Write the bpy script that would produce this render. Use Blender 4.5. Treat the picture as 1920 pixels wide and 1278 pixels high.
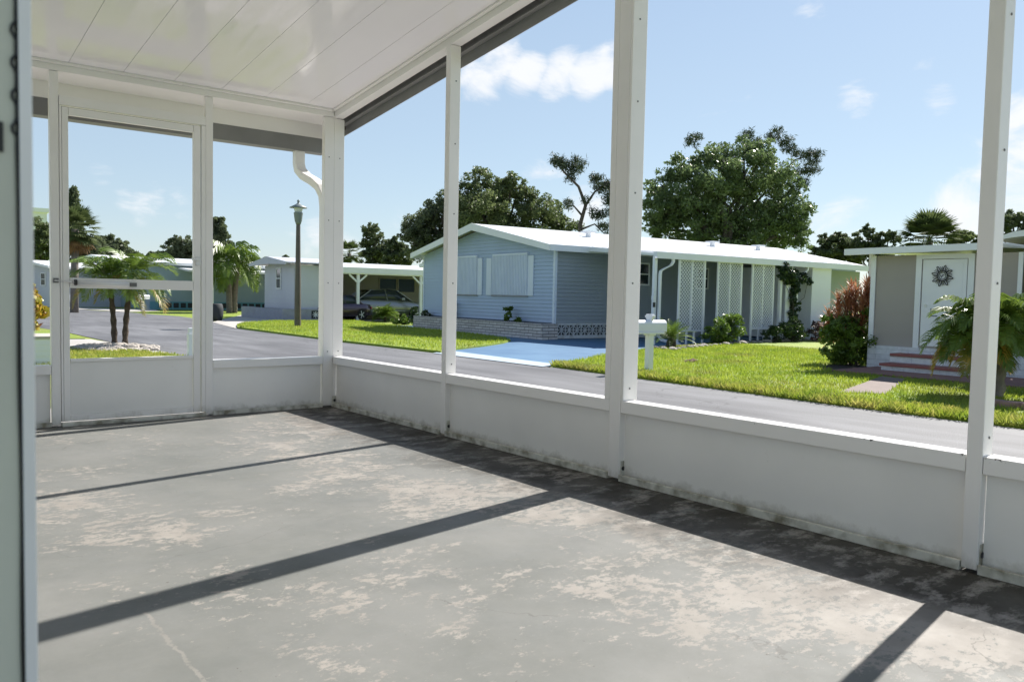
import bpy, math, random
import numpy as np
from mathutils import Matrix, Vector
from math import radians, sin, cos, pi

random.seed(7); rng = np.random.default_rng(7)
sc = bpy.context.scene
for o in list(bpy.data.objects): bpy.data.objects.remove(o)
COL = sc.collection

# ------------------------------------------------------------------ camera
F_PX = 1528.75
YAW, PIT, ROL = radians(38.748), radians(-3.097), radians(1.192)
CAM = np.array([-2.9925, -6.0486, 0.92])
fw = np.array([sin(YAW)*cos(PIT), cos(YAW)*cos(PIT), sin(PIT)])
r0 = np.array([cos(YAW), -sin(YAW), 0.0]); u0 = np.cross(r0, fw)
rt = r0*cos(ROL)+u0*sin(ROL); up = -r0*sin(ROL)+u0*cos(ROL)
cd = bpy.data.cameras.new('camera'); cam = bpy.data.objects.new('camera', cd); COL.objects.link(cam)
cam.matrix_world = Matrix(((rt[0], up[0], -fw[0], CAM[0]), (rt[1], up[1], -fw[1], CAM[1]), (rt[2], up[2], -fw[2], CAM[2]), (0, 0, 0, 1)))
cd.sensor_fit = 'HORIZONTAL'; cd.sensor_width = 36.0; cd.lens = 36.0*F_PX/1920.0
cd.clip_start = 0.05; cd.clip_end = 2000
cd.dof.use_dof = True; cd.dof.focus_distance = 9.0; cd.dof.aperture_fstop = 9.0
sc.camera = cam

# ------------------------------------------------------------------ light
S = np.array([1.0, 0.168, 1/1.075]); S /= np.linalg.norm(S)
SUN_EL = math.asin(S[2]); SUN_AZ = math.atan2(S[0], S[1])      # azimuth clockwise from +Y
sd = bpy.data.lights.new('sun', 'SUN'); sd.energy = 5.0; sd.angle = radians(0.55); sd.color = (1.0, 0.955, 0.89)
sun = bpy.data.objects.new('sun', sd); COL.objects.link(sun)
sun.rotation_euler = Vector(-S).to_track_quat('-Z', 'Y').to_euler(); sun.location = (10, 2, 12)

w = bpy.data.worlds.new('World'); sc.world = w; w.use_nodes = True
nt = w.node_tree; N = nt.nodes; L = nt.links; N.clear()
out = N.new('ShaderNodeOutputWorld'); bg = N.new('ShaderNodeBackground'); bg.inputs[1].default_value = 0.077
sky = N.new('ShaderNodeTexSky'); sky.sky_type = 'NISHITA'; sky.sun_disc = False
sky.sun_elevation = SUN_EL; sky.sun_rotation = SUN_AZ
sky.air_density = 1.0; sky.dust_density = 0.25; sky.ozone_density = 2.0
tc = N.new('ShaderNodeTexCoord')
def wnode(t, **k):
    n = N.new(t)
    for a, b in k.items(): setattr(n, a, b)
    return n
nz = wnode('ShaderNodeTexNoise'); nz.inputs['Scale'].default_value = 9.0; nz.inputs['Detail'].default_value = 10; nz.inputs['Roughness'].default_value = 0.62; nz.inputs['Distortion'].default_value = 0.5
mp = wnode('ShaderNodeMapping'); mp.inputs['Scale'].default_value = (1, 1, 2.0)
L.new(tc.outputs['Generated'], mp.inputs[0]); L.new(mp.outputs[0], nz.inputs['Vector'])
def pxdir(px, py):
    d = fw + rt*(px-960)/F_PX - up*(py-639)/F_PX
    return d/np.linalg.norm(d)
# clouds: soft patches round real sky directions, broken up by noise
clouds = [(880, 95, .05, .9), (935, 110, .055, 1.0), (985, 140, .05, 1.0), (1040, 165, .045, 1.0), (1100, 150, .05, 1.0), (1145, 130, .05, .9), (900, 150, .05, .9), (1060, 120, .04, .8),
          (275, 392, .045, .9), (235, 378, .03, .75), (335, 385, .03, .7), (190, 332, .03, .5),
          (1600, 188, .045, .85), (1765, 190, .04, .7), (1735, 115, .025, .55), (1900, 330, .10, 1.0), (1830, 390, .09, .9), (1900, 210, .05, .8), (1520, 6, .045, .8),
          (560, 462, .05, .8), (600, 440, .045, .85), (640, 465, .05, .8), (1020, 340, .07, .75), (1100, 400, .07, .75), (1570, 430, .08, .7), (760, 440, .07, .5), (1400, 60, .05, .3)]
acc = None
for (px, py, r, a) in clouds:
    v = wnode('ShaderNodeVectorMath', operation='DISTANCE'); L.new(tc.outputs['Generated'], v.inputs[0]); v.inputs[1].default_value = tuple(pxdir(px, py))
    m = wnode('ShaderNodeMapRange'); m.interpolation_type = 'SMOOTHSTEP'
    m.inputs['From Min'].default_value = r; m.inputs['From Max'].default_value = r*0.15; m.inputs['To Max'].default_value = a
    L.new(v.outputs['Value'], m.inputs['Value'])
    if acc is None: acc = m.outputs[0]
    else:
        x = wnode('ShaderNodeMath', operation='MAXIMUM'); L.new(acc, x.inputs[0]); L.new(m.outputs[0], x.inputs[1]); acc = x.outputs[0]
ad = wnode('ShaderNodeMath', operation='MULTIPLY_ADD'); L.new(acc, ad.inputs[0]); ad.inputs[1].default_value = 0.70; nm = wnode('ShaderNodeMath', operation='MULTIPLY'); L.new(nz.outputs['Fac'], nm.inputs[0]); nm.inputs[1].default_value = 2.0; L.new(nm.outputs[0], ad.inputs[2])
cr = wnode('ShaderNodeMapRange'); cr.interpolation_type = 'SMOOTHSTEP'
cr.inputs['From Min'].default_value = 1.30; cr.inputs['From Max'].default_value = 1.86; cr.inputs['To Max'].default_value = 0.92
L.new(ad.outputs[0], cr.inputs['Value'])
mx = wnode('ShaderNodeMix', data_type='RGBA'); L.new(cr.outputs[0], mx.inputs[0])
gm = wnode('ShaderNodeMix', data_type='RGBA'); gm.inputs[0].default_value = 0.55
L.new(sky.outputs[0], gm.inputs[6]); gm.inputs[7].default_value = (4.2, 5.15, 6.0, 1)
zs = wnode('ShaderNodeSeparateXYZ'); L.new(tc.outputs['Generated'], zs.inputs[0])
zr = wnode('ShaderNodeMapRange'); zr.inputs['From Min'].default_value = .25; zr.inputs['From Max'].default_value = .85; zr.inputs['To Min'].default_value = .58; zr.inputs['To Max'].default_value = .0
L.new(zs.outputs[2], zr.inputs['Value']); L.new(zr.outputs[0], gm.inputs[0])
L.new(gm.outputs[2], mx.inputs[6]); mx.inputs[7].default_value = (7.4, 7.5, 7.7, 1)
L.new(mx.outputs[2], bg.inputs[0]); L.new(bg.outputs[0], out.inputs[0])
vs = sc.view_settings; vs.view_transform = 'Standard'; vs.look = 'None'; vs.exposure = 0.82; vs.gamma = 1.0; vs.use_curve_mapping = False
sc.render.engine = 'CYCLES'; sc.cycles.max_bounces = 7; sc.cycles.diffuse_bounces = 4; sc.cycles.transparent_max_bounces = 8
sc.cycles.use_denoising = True

G = -0.30                                            # street level; the porch floor is z = 0
def ground(px, py, z=G):
    d = pxdir(px, py); t = (z-CAM[2])/d[2]; return CAM+d*t
def at(px, py, depth):
    return CAM + (fw + rt*(px-960)/F_PX - up*(py-639)/F_PX)*depth

# ------------------------------------------------------------------ materials
def mat(name, col, rough=0.6, var=0.0, vscale=3.0, col2=None, bump=0.0, bscale=40.0, metal=0.0, spec=0.5, transl=0.0, coords='Object', detail=5, lo=.35, hi=.65, coat=0):
    m = bpy.data.materials.new(name); m.use_nodes = True; t = m.node_tree; n = t.nodes; l = t.links
    b = n['Principled BSDF']; b.inputs['Base Color'].default_value = (*col, 1); b.inputs['Roughness'].default_value = rough
    b.inputs['Metallic'].default_value = metal; b.inputs['Specular IOR Level'].default_value = spec
    if coat: b.inputs['Coat Weight'].default_value = coat; b.inputs['Coat Roughness'].default_value = .05
    tcn = n.new('ShaderNodeTexCoord')
    if var or col2:
        c2 = col2 if col2 else tuple(c*(1-var) for c in col)
        z = n.new('ShaderNodeTexNoise'); z.inputs['Scale'].default_value = vscale; z.inputs['Detail'].default_value = detail
        l.new(tcn.outputs[coords], z.inputs['Vector'])
        r = n.new('ShaderNodeValToRGB'); r.color_ramp.elements[0].position = lo; r.color_ramp.elements[1].position = hi
        r.color_ramp.elements[0].color = (*col, 1); r.color_ramp.elements[1].color = (*c2, 1)
        l.new(z.outputs['Fac'], r.inputs[0]); l.new(r.outputs[0], b.inputs['Base Color'])
    if bump:
        z2 = n.new('ShaderNodeTexNoise'); z2.inputs['Scale'].default_value = bscale; z2.inputs['Detail'].default_value = 6
        l.new(tcn.outputs[coords], z2.inputs['Vector'])
        bp = n.new('ShaderNodeBump'); bp.inputs['Strength'].default_value = bump; bp.inputs['Distance'].default_value = 0.02
        l.new(z2.outputs['Fac'], bp.inputs['Height']); l.new(bp.outputs[0], b.inputs['Normal'])
    if transl:
        tr = n.new('ShaderNodeBsdfTranslucent'); ms = n.new('ShaderNodeMixShader'); ms.inputs[0].default_value = transl
        if var or col2: l.new(r.outputs[0], tr.inputs[0])
        else: tr.inputs[0].default_value = (*col, 1)
        l.new(b.outputs[0], ms.inputs[1]); l.new(tr.outputs[0], ms.inputs[2]); l.new(ms.outputs[0], n['Material Output'].inputs[0])
    return m
def nodes_of(m): return m.node_tree.nodes, m.node_tree.links, m.node_tree.nodes['Principled BSDF']

M = {}
M['white'] = mat('white_aluminium', (.86, .84, .82), .36, var=.05, vscale=2.5, bump=.03, bscale=6)
M['white_dirty'] = mat('white_aluminium_grimy', (.66, .65, .58), .6, col2=(.24, .22, .16), vscale=11, lo=.45, hi=.68, bump=.08, bscale=30)
M['panel'] = mat('kick_panel_white', (.88, .865, .835), .40, var=.09, vscale=1.4, bump=.05, bscale=5)
def grime(m, zlo, zhi, col, amt=.75, sc=6, sz=1):
    n, l, b = m.node_tree.nodes, m.node_tree.links, m.node_tree.nodes['Principled BSDF']
    t = n.new('ShaderNodeTexCoord'); s_ = n.new('ShaderNodeSeparateXYZ'); l.new(t.outputs['Object'], s_.inputs[0])
    mp_ = n.new('ShaderNodeMapping'); mp_.inputs['Scale'].default_value = (1, 1, sz); l.new(t.outputs['Object'], mp_.inputs[0])
    z_ = n.new('ShaderNodeTexNoise'); z_.inputs['Scale'].default_value = sc; z_.inputs['Detail'].default_value = 9; z_.inputs['Roughness'].default_value = .7; l.new(mp_.outputs[0], z_.inputs['Vector'])
    r1 = n.new('ShaderNodeMapRange'); r1.inputs['From Min'].default_value = zhi; r1.inputs['From Max'].default_value = zlo; r1.inputs['To Max'].default_value = .42; l.new(s_.outputs[2], r1.inputs['Value'])
    a_ = n.new('ShaderNodeMath'); a_.operation = 'ADD'; l.new(z_.outputs['Fac'], a_.inputs[0]); l.new(r1.outputs[0], a_.inputs[1])
    r2 = n.new('ShaderNodeMapRange'); r2.inputs['From Min'].default_value = .66; r2.inputs['From Max'].default_value = .92; r2.inputs['To Max'].default_value = amt; l.new(a_.outputs[0], r2.inputs['Value'])
    k_ = n.new('ShaderNodeMix'); k_.data_type = 'RGBA'; l.new(r2.outputs[0], k_.inputs[0]); src_ = b.inputs['Base Color'].links[0].from_socket; l.new(src_, k_.inputs[6]); k_.inputs[7].default_value = (*col, 1); l.new(k_.outputs[2], b.inputs['Base Color'])
grime(M['panel'], .02, .085, (.36, .34, .28), .5, 10)
grime(M['white'], .0, .10, (.42, .39, .32), .55, 9, .35)
M['alum'] = mat('brushed_aluminium', (.70, .70, .70), .35, metal=.15)
M['screw'] = mat('screw_grey', (.16, .16, .16), .5, metal=.5)
M['black'] = mat('black_plastic', (.02, .02, .022), .5)
M['fasciag'] = mat('shade_grey_fascia', (.22, .22, .22), .55, var=.15, vscale=4)  # white paint greyed down, its backlit shade is put into the colour
M['white2'] = mat('white_vinyl', (.85, .86, .90), .45, var=.05, vscale=1.5)
M['roofw'] = mat('white_metal_roof', (.82, .83, .84), .35, var=.06, vscale=1.0)
M['siding_blue'] = mat('blue_lap_siding', (.42, .52, .70), .5, var=.10, vscale=.8, bump=.03)
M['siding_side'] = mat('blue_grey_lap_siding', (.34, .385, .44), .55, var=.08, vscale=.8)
M['shutter'] = mat('pale_blue_shutter', (.70, .77, .90), .45, var=.06, vscale=2)
M['blockwhite'] = mat('painted_block', (.62, .64, .66), .7, col2=(.42, .40, .38), vscale=5, lo=.5, hi=.8, bump=.2)
M['dark'] = mat('dark_void', (.03, .035, .04), .8)
M['glass'] = mat('window_glass', (.03, .04, .05), .08)
M['tan'] = mat('tan_lap_siding', (.39, .35, .325), .6, var=.06, vscale=1)
M['redtread'] = mat('red_painted_tread', (.30, .10, .09), .6, var=.15, vscale=6)
M['pinkslab'] = mat('red_brown_concrete', (.27, .14, .12), .75, var=.2, vscale=3)
M['path'] = mat('brown_concrete_path', (.20, .15, .13), .8, var=.15, vscale=5, bump=.2)
M['concrete'] = mat('pale_concrete', (.50, .47, .43), .8, var=.15, vscale=2, bump=.1)
M['bluepaint'] = mat('shaded_blue_painted_concrete', (.065, .155, .28), .6, col2=(.095, .20, .33), vscale=1.3, bump=.05)  # blue paint darkened all over to stand in for the home's missing shadow
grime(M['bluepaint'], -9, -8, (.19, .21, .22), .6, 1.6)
M['bluepale'] = mat('pale_concrete_apron', (.42, .50, .58), .7, var=.1, vscale=2)
M['bark'] = mat('bark', (.09, .075, .06), .9, var=.4, vscale=12, bump=.6, bscale=30)
M['palmbark'] = mat('palm_bark', (.10, .075, .055), .9, var=.5, vscale=14, bump=.8, bscale=24)
M['palmgrey'] = mat('palm_trunk_grey', (.22, .19, .17), .9, var=.3, vscale=8, bump=.5)
M['oak'] = mat('oak_leaves', (.10, .135, .05), .5, col2=(.18, .22, .09), vscale=.55, transl=.5, detail=3)
M['oak2'] = mat('dark_oak_leaves', (.08, .11, .055), .5, col2=(.15, .18, .09), vscale=.5, transl=.5, detail=3)
M['oakbig'] = mat('glossy_tree_leaves', (.10, .15, .055), .33, col2=(.18, .24, .10), vscale=.45, transl=.5, detail=3)
M['pine'] = mat('pine_needles', (.06, .085, .045), .6, var=.3, vscale=2, transl=.3)
M['frond'] = mat('palm_fronds', (.09, .15, .022), .38, col2=(.19, .27, .045), vscale=1.6, transl=.35)
M['frond_y'] = mat('fading_palm_fronds', (.15, .17, .03), .45, col2=(.50, .32, .05), vscale=2.2, transl=.35)
M['frond_f'] = mat('sabal_fronds', (.07, .10, .035), .75, col2=(.13, .16, .06), vscale=1.5, spec=.2, transl=.35)
M['skirt'] = mat('dry_fronds', (.30, .17, .07), .8, var=.4, vscale=4, transl=.2)
M['shrub'] = mat('shrub_leaves', (.075, .13, .022), .36, col2=(.19, .29, .045), vscale=3, transl=.4)
M['shrubd'] = mat('dark_shrub_leaves', (.03, .06, .015), .45, col2=(.07, .11, .03), vscale=3, transl=.2)
M['vine'] = mat('vine_leaves', (.02, .045, .018), .4, col2=(.05, .09, .03), vscale=4, transl=.2)
M['red'] = mat('red_brown_leaves', (.34, .13, .06), .5, col2=(.62, .33, .19), vscale=3, transl=.3)
M['croton'] = mat('croton_leaves', (.55, .36, .03), .4, col2=(.16, .05, .02), vscale=7, transl=.3, lo=.4, hi=.6)
M['crotong'] = mat('croton_green', (.20, .24, .02), .4, col2=(.55, .40, .04), vscale=8, transl=.3)
M['rose'] = mat('red_flower', (.55, .03, .07), .5)
M['paleflower'] = mat('pale_leaves', (.45, .42, .36), .5, col2=(.12, .14, .07), vscale=9, transl=.2)
M['soil'] = mat('mulch_soil', (.045, .035, .03), .95, var=.4, vscale=9, bump=.8)
M['stone'] = mat('pale_stones', (.50, .45, .40), .8, var=.35, vscale=14, bump=1.0, bscale=25)
M['brickpink'] = mat('pink_edging_block', (.36, .23, .19), .8, var=.2, vscale=9, bump=.4)
M['lamp'] = mat('bronze_lamp_metal', (.12, .10, .085), .5, var=.2, vscale=6)
M['lampg'] = mat('grey_lantern_metal', (.20, .23, .23), .45)
M['lampglass'] = mat('frosted_lamp_glass', (.7, .74, .76), .3)
M['silver'] = mat('silver_car_paint', (.26, .27, .28), .28, metal=.6, coat=1)
M['purple'] = mat('dark_violet_car_paint', (.08, .05, .08), .25, metal=.4, coat=1)
M['tyre'] = mat('tyre_rubber', (.02, .02, .02), .85)
M['teal'] = mat('teal_wall', (.30, .40, .46), .6, var=.08, vscale=1)
M['teal2'] = mat('teal_trim', (.12, .30, .37), .6)
M['beige'] = mat('beige_wall', (.42, .38, .33), .6, var=.08, vscale=1)
M['greyw'] = mat('pale_grey_siding', (.56, .57, .66), .55, var=.06, vscale=1)
M['greyblk'] = mat('grey_planter_block', (.33, .34, .40), .8, var=.15, vscale=4, bump=.3)
M['rust'] = mat('door_bracket_blue', (.03, .06, .14), .5)

m = M['sill'] = mat('worn_sill_paint', (.86, .84, .82), .36, bump=.04, bscale=8)
n, l, bs = nodes_of(m); tcn = n.new('ShaderNodeTexCoord'); sp = n.new('ShaderNodeSeparateXYZ'); l.new(tcn.outputs['Object'], sp.inputs[0])
z1 = n.new('ShaderNodeTexNoise'); z1.inputs['Scale'].default_value = 34; z1.inputs['Detail'].default_value = 7; z1.inputs['Roughness'].default_value = .7; l.new(tcn.outputs['Object'], z1.inputs['Vector'])
def _mr(src, a, b, c=0., d=1.):
    r = n.new('ShaderNodeMapRange'); r.inputs['From Min'].default_value = a; r.inputs['From Max'].default_value = b; r.inputs['To Min'].default_value = c; r.inputs['To Max'].default_value = d; l.new(src, r.inputs['Value']); return r.outputs[0]
edge = _mr(sp.outputs[2], .385, .408, 0, .13); yy = _mr(sp.outputs[1], -2.0, -5.0, 0, .07)
a1 = n.new('ShaderNodeMath'); a1.operation = 'ADD'; l.new(z1.outputs['Fac'], a1.inputs[0]); l.new(edge, a1.inputs[1])
a2 = n.new('ShaderNodeMath'); a2.operation = 'ADD'; l.new(a1.outputs[0], a2.inputs[0]); l.new(yy, a2.inputs[1])
inn = n.new('ShaderNodeMath'); inn.operation = 'LESS_THAN'; l.new(sp.outputs[0], inn.inputs[0]); inn.inputs[1].default_value = .012
ck = n.new('ShaderNodeMath'); ck.operation = 'MULTIPLY'; l.new(_mr(a2.outputs[0], .765, .785), ck.inputs[0]); l.new(inn.outputs[0], ck.inputs[1])
k = n.new('ShaderNodeMix'); k.data_type = 'RGBA'; l.new(ck.outputs[0], k.inputs[0]); k.inputs[6].default_value = (.86, .84, .82, 1); k.inputs[7].default_value = (.07, .065, .06, 1); l.new(k.outputs[2], bs.inputs['Base Color'])

# lawn
def patchy(m, c, sc_=.7, lo=.52, hi=.68, amt=.7):
    n, l, b = nodes_of(m); t = n.new('ShaderNodeTexCoord'); z = n.new('ShaderNodeTexNoise'); z.inputs['Scale'].default_value = sc_; z.inputs['Detail'].default_value = 9; z.inputs['Roughness'].default_value = .65; l.new(t.outputs['Object'], z.inputs['Vector'])
    r = n.new('ShaderNodeMapRange'); r.inputs['From Min'].default_value = lo; r.inputs['From Max'].default_value = hi; r.inputs['To Max'].default_value = amt; l.new(z.outputs['Fac'], r.inputs['Value'])
    src = b.inputs['Base Color'].links[0].from_socket; outs = [x.to_socket for x in b.inputs['Base Color'].links[0].from_socket.links]
    k = n.new('ShaderNodeMix'); k.data_type = 'RGBA'; l.new(r.outputs[0], k.inputs[0]); l.new(src, k.inputs[6]); k.inputs[7].default_value = (*c, 1)
    for o_ in outs: l.new(k.outputs[2], o_)
    l.new(src, k.inputs[6])
def lawn_mat(name, a, b, c):
    m = mat(name, a, .8, col2=b, vscale=1.3, bump=.9, bscale=45, lo=.38, hi=.66)
    n, l, bs = nodes_of(m)
    z = n.new('ShaderNodeTexNoise'); z.inputs['Scale'].default_value = 38; z.inputs['Detail'].default_value = 4
    tcn = n.new('ShaderNodeTexCoord'); l.new(tcn.outputs['Object'], z.inputs['Vector'])
    r = n.new('ShaderNodeValToRGB'); r.color_ramp.elements[0].position = .48; r.color_ramp.elements[1].position = .68
    l.new(z.outputs['Fac'], r.inputs[0])
    k = n.new('ShaderNodeMix'); k.data_type = 'RGBA'; l.new(r.outputs[0], k.inputs[0])
    src = bs.inputs['Base Color'].links[0].from_socket; l.new(src, k.inputs[6]); k.inputs[7].default_value = (*c, 1)
    l.new(k.outputs[2], bs.inputs['Base Color']); return m
M['lawn'] = lawn_mat('lawn', (.22, .31, .022), (.29, .38, .03), (.17, .19, .035))
M['blade'] = mat('grass_blades', (.27, .36, .03), .5, col2=(.38, .44, .06), vscale=2.2, transl=.5)
M['blade2'] = mat('dry_grass_blades', (.28, .36, .03), .5, col2=(.48, .44, .12), vscale=6, transl=.5)

for nm_ in ('lawn', 'blade', 'blade2'): patchy(M[nm_], (.24, .23, .07)); patchy(M[nm_], (.13, .24, .02), 1.6, .5, .66, .6)
# asphalt
m = M['asphalt'] = mat('asphalt', (.155, .155, .162), .75, col2=(.10, .10, .108), vscale=.35, bump=.35, bscale=60, lo=.4, hi=.7)
n, l, bs = nodes_of(m)
tcn = n.new('ShaderNodeTexCoord'); mpn = n.new('ShaderNodeMapping'); mpn.inputs['Scale'].default_value = (1.3, .22, 1)
l.new(tcn.outputs['Object'], mpn.inputs[0]); z = n.new('ShaderNodeTexNoise'); z.inputs['Scale'].default_value = 2.0; z.inputs['Detail'].default_value = 8; l.new(mpn.outputs[0], z.inputs['Vector'])
z3 = n.new('ShaderNodeTexNoise'); z3.inputs['Scale'].default_value = 90; z3.inputs['Detail'].default_value = 3; l.new(tcn.outputs['Object'], z3.inputs['Vector'])
mr = n.new('ShaderNodeMapRange'); mr.inputs['From Min'].default_value = .35; mr.inputs['From Max'].default_value = .7; mr.inputs['To Min'].default_value = .8; mr.inputs['To Max'].default_value = 1.25; l.new(z.outputs['Fac'], mr.inputs['Value'])
mr2 = n.new('ShaderNodeMapRange'); mr2.inputs['From Min'].default_value = .3; mr2.inputs['From Max'].default_value = .7; mr2.inputs['To Min'].default_value = .8; mr2.inputs['To Max'].default_value = 1.2; l.new(z3.outputs['Fac'], mr2.inputs['Value'])
mu = n.new('ShaderNodeMath'); mu.operation = 'MULTIPLY'; l.new(mr.outputs[0], mu.inputs[0]); l.new(mr2.outputs[0], mu.inputs[1])
vm = n.new('ShaderNodeVectorMath'); vm.operation = 'SCALE'; src = bs.inputs['Base Color'].links[0].from_socket; l.new(src, vm.inputs[0]); l.new(mu.outputs[0], vm.inputs['Scale']); l.new(vm.outputs[0], bs.inputs['Base Color'])
vo = n.new('ShaderNodeTexVoronoi'); vo.feature = 'DISTANCE_TO_EDGE'; vo.inputs['Scale'].default_value = .35
nzv = n.new('ShaderNodeTexNoise'); nzv.inputs['Scale'].default_value = 1.5; nzv.inputs['Detail'].default_value = 8; l.new(tcn.outputs['Object'], nzv.inputs['Vector'])
vm_ = n.new('ShaderNodeVectorMath'); vm_.operation = 'MULTIPLY_ADD'; l.new(nzv.outputs['Color'], vm_.inputs[0]); vm_.inputs[1].default_value = (1, 1, 0); l.new(tcn.outputs['Object'], vm_.inputs[2]); l.new(vm_.outputs[0], vo.inputs['Vector'])
lt = n.new('ShaderNodeMath'); lt.operation = 'LESS_THAN'; l.new(vo.outputs['Distance'], lt.inputs[0]); lt.inputs[1].default_value = .004
l2 = n.new('ShaderNodeMath'); l2.operation = 'MULTIPLY'; l.new(lt.outputs[0], l2.inputs[0]); l2.inputs[1].default_value = .55
k = n.new('ShaderNodeMix'); k.data_type = 'RGBA'; l.new(l2.outputs[0], k.inputs[0]); l.new(vm.outputs[0], k.inputs[6]); k.inputs[7].default_value = (.05, .05, .052, 1); l.new(k.outputs[2], bs.inputs['Base Color'])

# worn grey floor paint over beige concrete, mould near the street-side wall made darker and wider to deepen the shadow
m = M['floor'] = bpy.data.materials.new('worn_floor_paint'); m.use_nodes = True; n, l, bs = nodes_of(m)
tcn = n.new('ShaderNodeTexCoord')
def NZ(scale, detail=8, rough=.6, sx=1, sy=1, dist=0):
    mpn = n.new('ShaderNodeMapping'); mpn.inputs['Scale'].default_value = (sx, sy, 1); l.new(tcn.outputs['Object'], mpn.inputs[0])
    z = n.new('ShaderNodeTexNoise'); z.inputs['Scale'].default_value = scale; z.inputs['Detail'].default_value = detail; z.inputs['Roughness'].default_value = rough; z.inputs['Distortion'].default_value = dist
    l.new(mpn.outputs[0], z.inputs['Vector']); return z.outputs['Fac']
def MR(src, a, b, c=0., d=1.):
    r = n.new('ShaderNodeMapRange'); r.inputs['From Min'].default_value = a; r.inputs['From Max'].default_value = b; r.inputs['To Min'].default_value = c; r.inputs['To Max'].default_value = d
    if isinstance(src, float): r.inputs['Value'].default_value = src
    else: l.new(src, r.inputs['Value'])
    return r.outputs[0]
def MA(op, a, b, c=None):
    x = n.new('ShaderNodeMath'); x.operation = op
    for i, v in enumerate((a, b, c)):
        if v is None: continue
        if isinstance(v, (int, float)): x.inputs[i].default_value = v
        else: l.new(v, x.inputs[i])
    return x.outputs[0]
def MXC(f, a, b):
    k = n.new('ShaderNodeMix'); k.data_type = 'RGBA'; l.new(f, k.inputs[0])
    for i, v in ((6, a), (7, b)):
        if isinstance(v, tuple): k.inputs[i].default_value = (*v, 1)
        else: l.new(v, k.inputs[i])
    return k.outputs[2]
sp = n.new('ShaderNodeSeparateXYZ'); l.new(tcn.outputs['Object'], sp.inputs[0]); X_, Y_ = sp.outputs[0], sp.outputs[1]
paint = MXC(MR(NZ(1.6, 8, .7), .38, .62), (.180, .182, .173), (.140, .145, .136))
bare = MXC(MR(NZ(7, 8), .35, .65), (.30, .278, .252), (.24, .222, .20))
big = NZ(1.15, 2, .5)
fine = NZ(25, 14, .8, .75, 1.15, .15); med = NZ(6.5, 5, .6)
wallprox = MR(X_, -2.0, -.25, 0, .075)
patch = MA('ADD', MA('ADD', MA('MULTIPLY', big, .36), MA('ADD', MA('MULTIPLY', med, .22), MA('MULTIPLY', fine, .50))), wallprox)
pm = MR(patch, .597, .602)
scr = MR(NZ(48, 12, .8, .5, 1.2), .60, .607)                       # small chips
pm = MA('MAXIMUM', pm, MA('MULTIPLY', scr, MR(patch, .53, .585)))
# ragged paint edge running away from the house
wv = MA('ADD', X_, MA('MULTIPLY', NZ(14, 9, .75), .05)); seam = MA('LESS_THAN', MA('ABSOLUTE', MA('ADD', wv, 2.345), None), .0055)
seam = MA('MULTIPLY', MA('MULTIPLY', seam, MA('LESS_THAN', Y_, -3.62)), MR(NZ(22, 10, .8), .44, .47)); pm = MA('MAXIMUM', pm, MA('MULTIPLY', seam, .5))
c0 = MXC(pm, paint, bare)
mould_shade = MA('MULTIPLY', MR(MA('ADD', X_, MA('MULTIPLY', NZ(2.2, 4), .9)), -.22, .16), MR(NZ(6.5, 12, .75, .7, 1.2), .41, .50))
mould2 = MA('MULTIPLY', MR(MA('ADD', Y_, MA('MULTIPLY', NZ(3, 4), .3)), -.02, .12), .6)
mould_shade = MA('MAXIMUM', mould_shade, mould2)
c1 = MXC(MA('MULTIPLY', mould_shade, .93), c0, (.028, .023, .016))
dirt = MR(NZ(34, 9, .8), .56, .70, 0, .45)
c2 = MXC(dirt, c1, (.17, .16, .14))
spk = MR(NZ(55, 2, .5), .74, .76); c3 = MXC(spk, c2, (.08, .07, .06))
vo = n.new('ShaderNodeTexVoronoi'); vo.feature = 'DISTANCE_TO_EDGE'; vo.inputs['Scale'].default_value = .55
mpv = n.new('ShaderNodeMapping'); l.new(tcn.outputs['Object'], mpv.inputs[0]); nzv = n.new('ShaderNodeTexNoise'); nzv.inputs['Scale'].default_value = 2.5; nzv.inputs['Detail'].default_value = 8; l.new(tcn.outputs['Object'], nzv.inputs['Vector'])
vm_ = n.new('ShaderNodeVectorMath'); vm_.operation = 'MULTIPLY_ADD'; l.new(nzv.outputs['Color'], vm_.inputs[0]); vm_.inputs[1].default_value = (.5, .5, 0); l.new(mpv.outputs[0], vm_.inputs[2]); l.new(vm_.outputs[0], vo.inputs['Vector'])
ckk = MA('MULTIPLY', MA('LESS_THAN', vo.outputs['Distance'], .0011), MR(NZ(1.7, 3), .50, .56)); c3 = MXC(MA('MULTIPLY', ckk, .45), c3, (.06, .055, .05))
sft = MR(NZ(2.6, 7, .6), .45, .72, 0, .28); c3 = MXC(sft, c3, (.22, .215, .20))
l.new(c3, bs.inputs['Base Color'])
l.new(MR(NZ(4, 6), .3, .7, .55, .8), bs.inputs['Roughness']); bs.inputs['Specular IOR Level'].default_value = .35
bp = n.new('ShaderNodeBump'); bp.inputs['Strength'].default_value = .25; bp.inputs['Distance'].default_value = .004
hh = MA('ADD', MA('MULTIPLY', pm, -.6), fine); l.new(hh, bp.inputs['Height']); l.new(bp.outputs[0], bs.inputs['Normal'])

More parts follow.
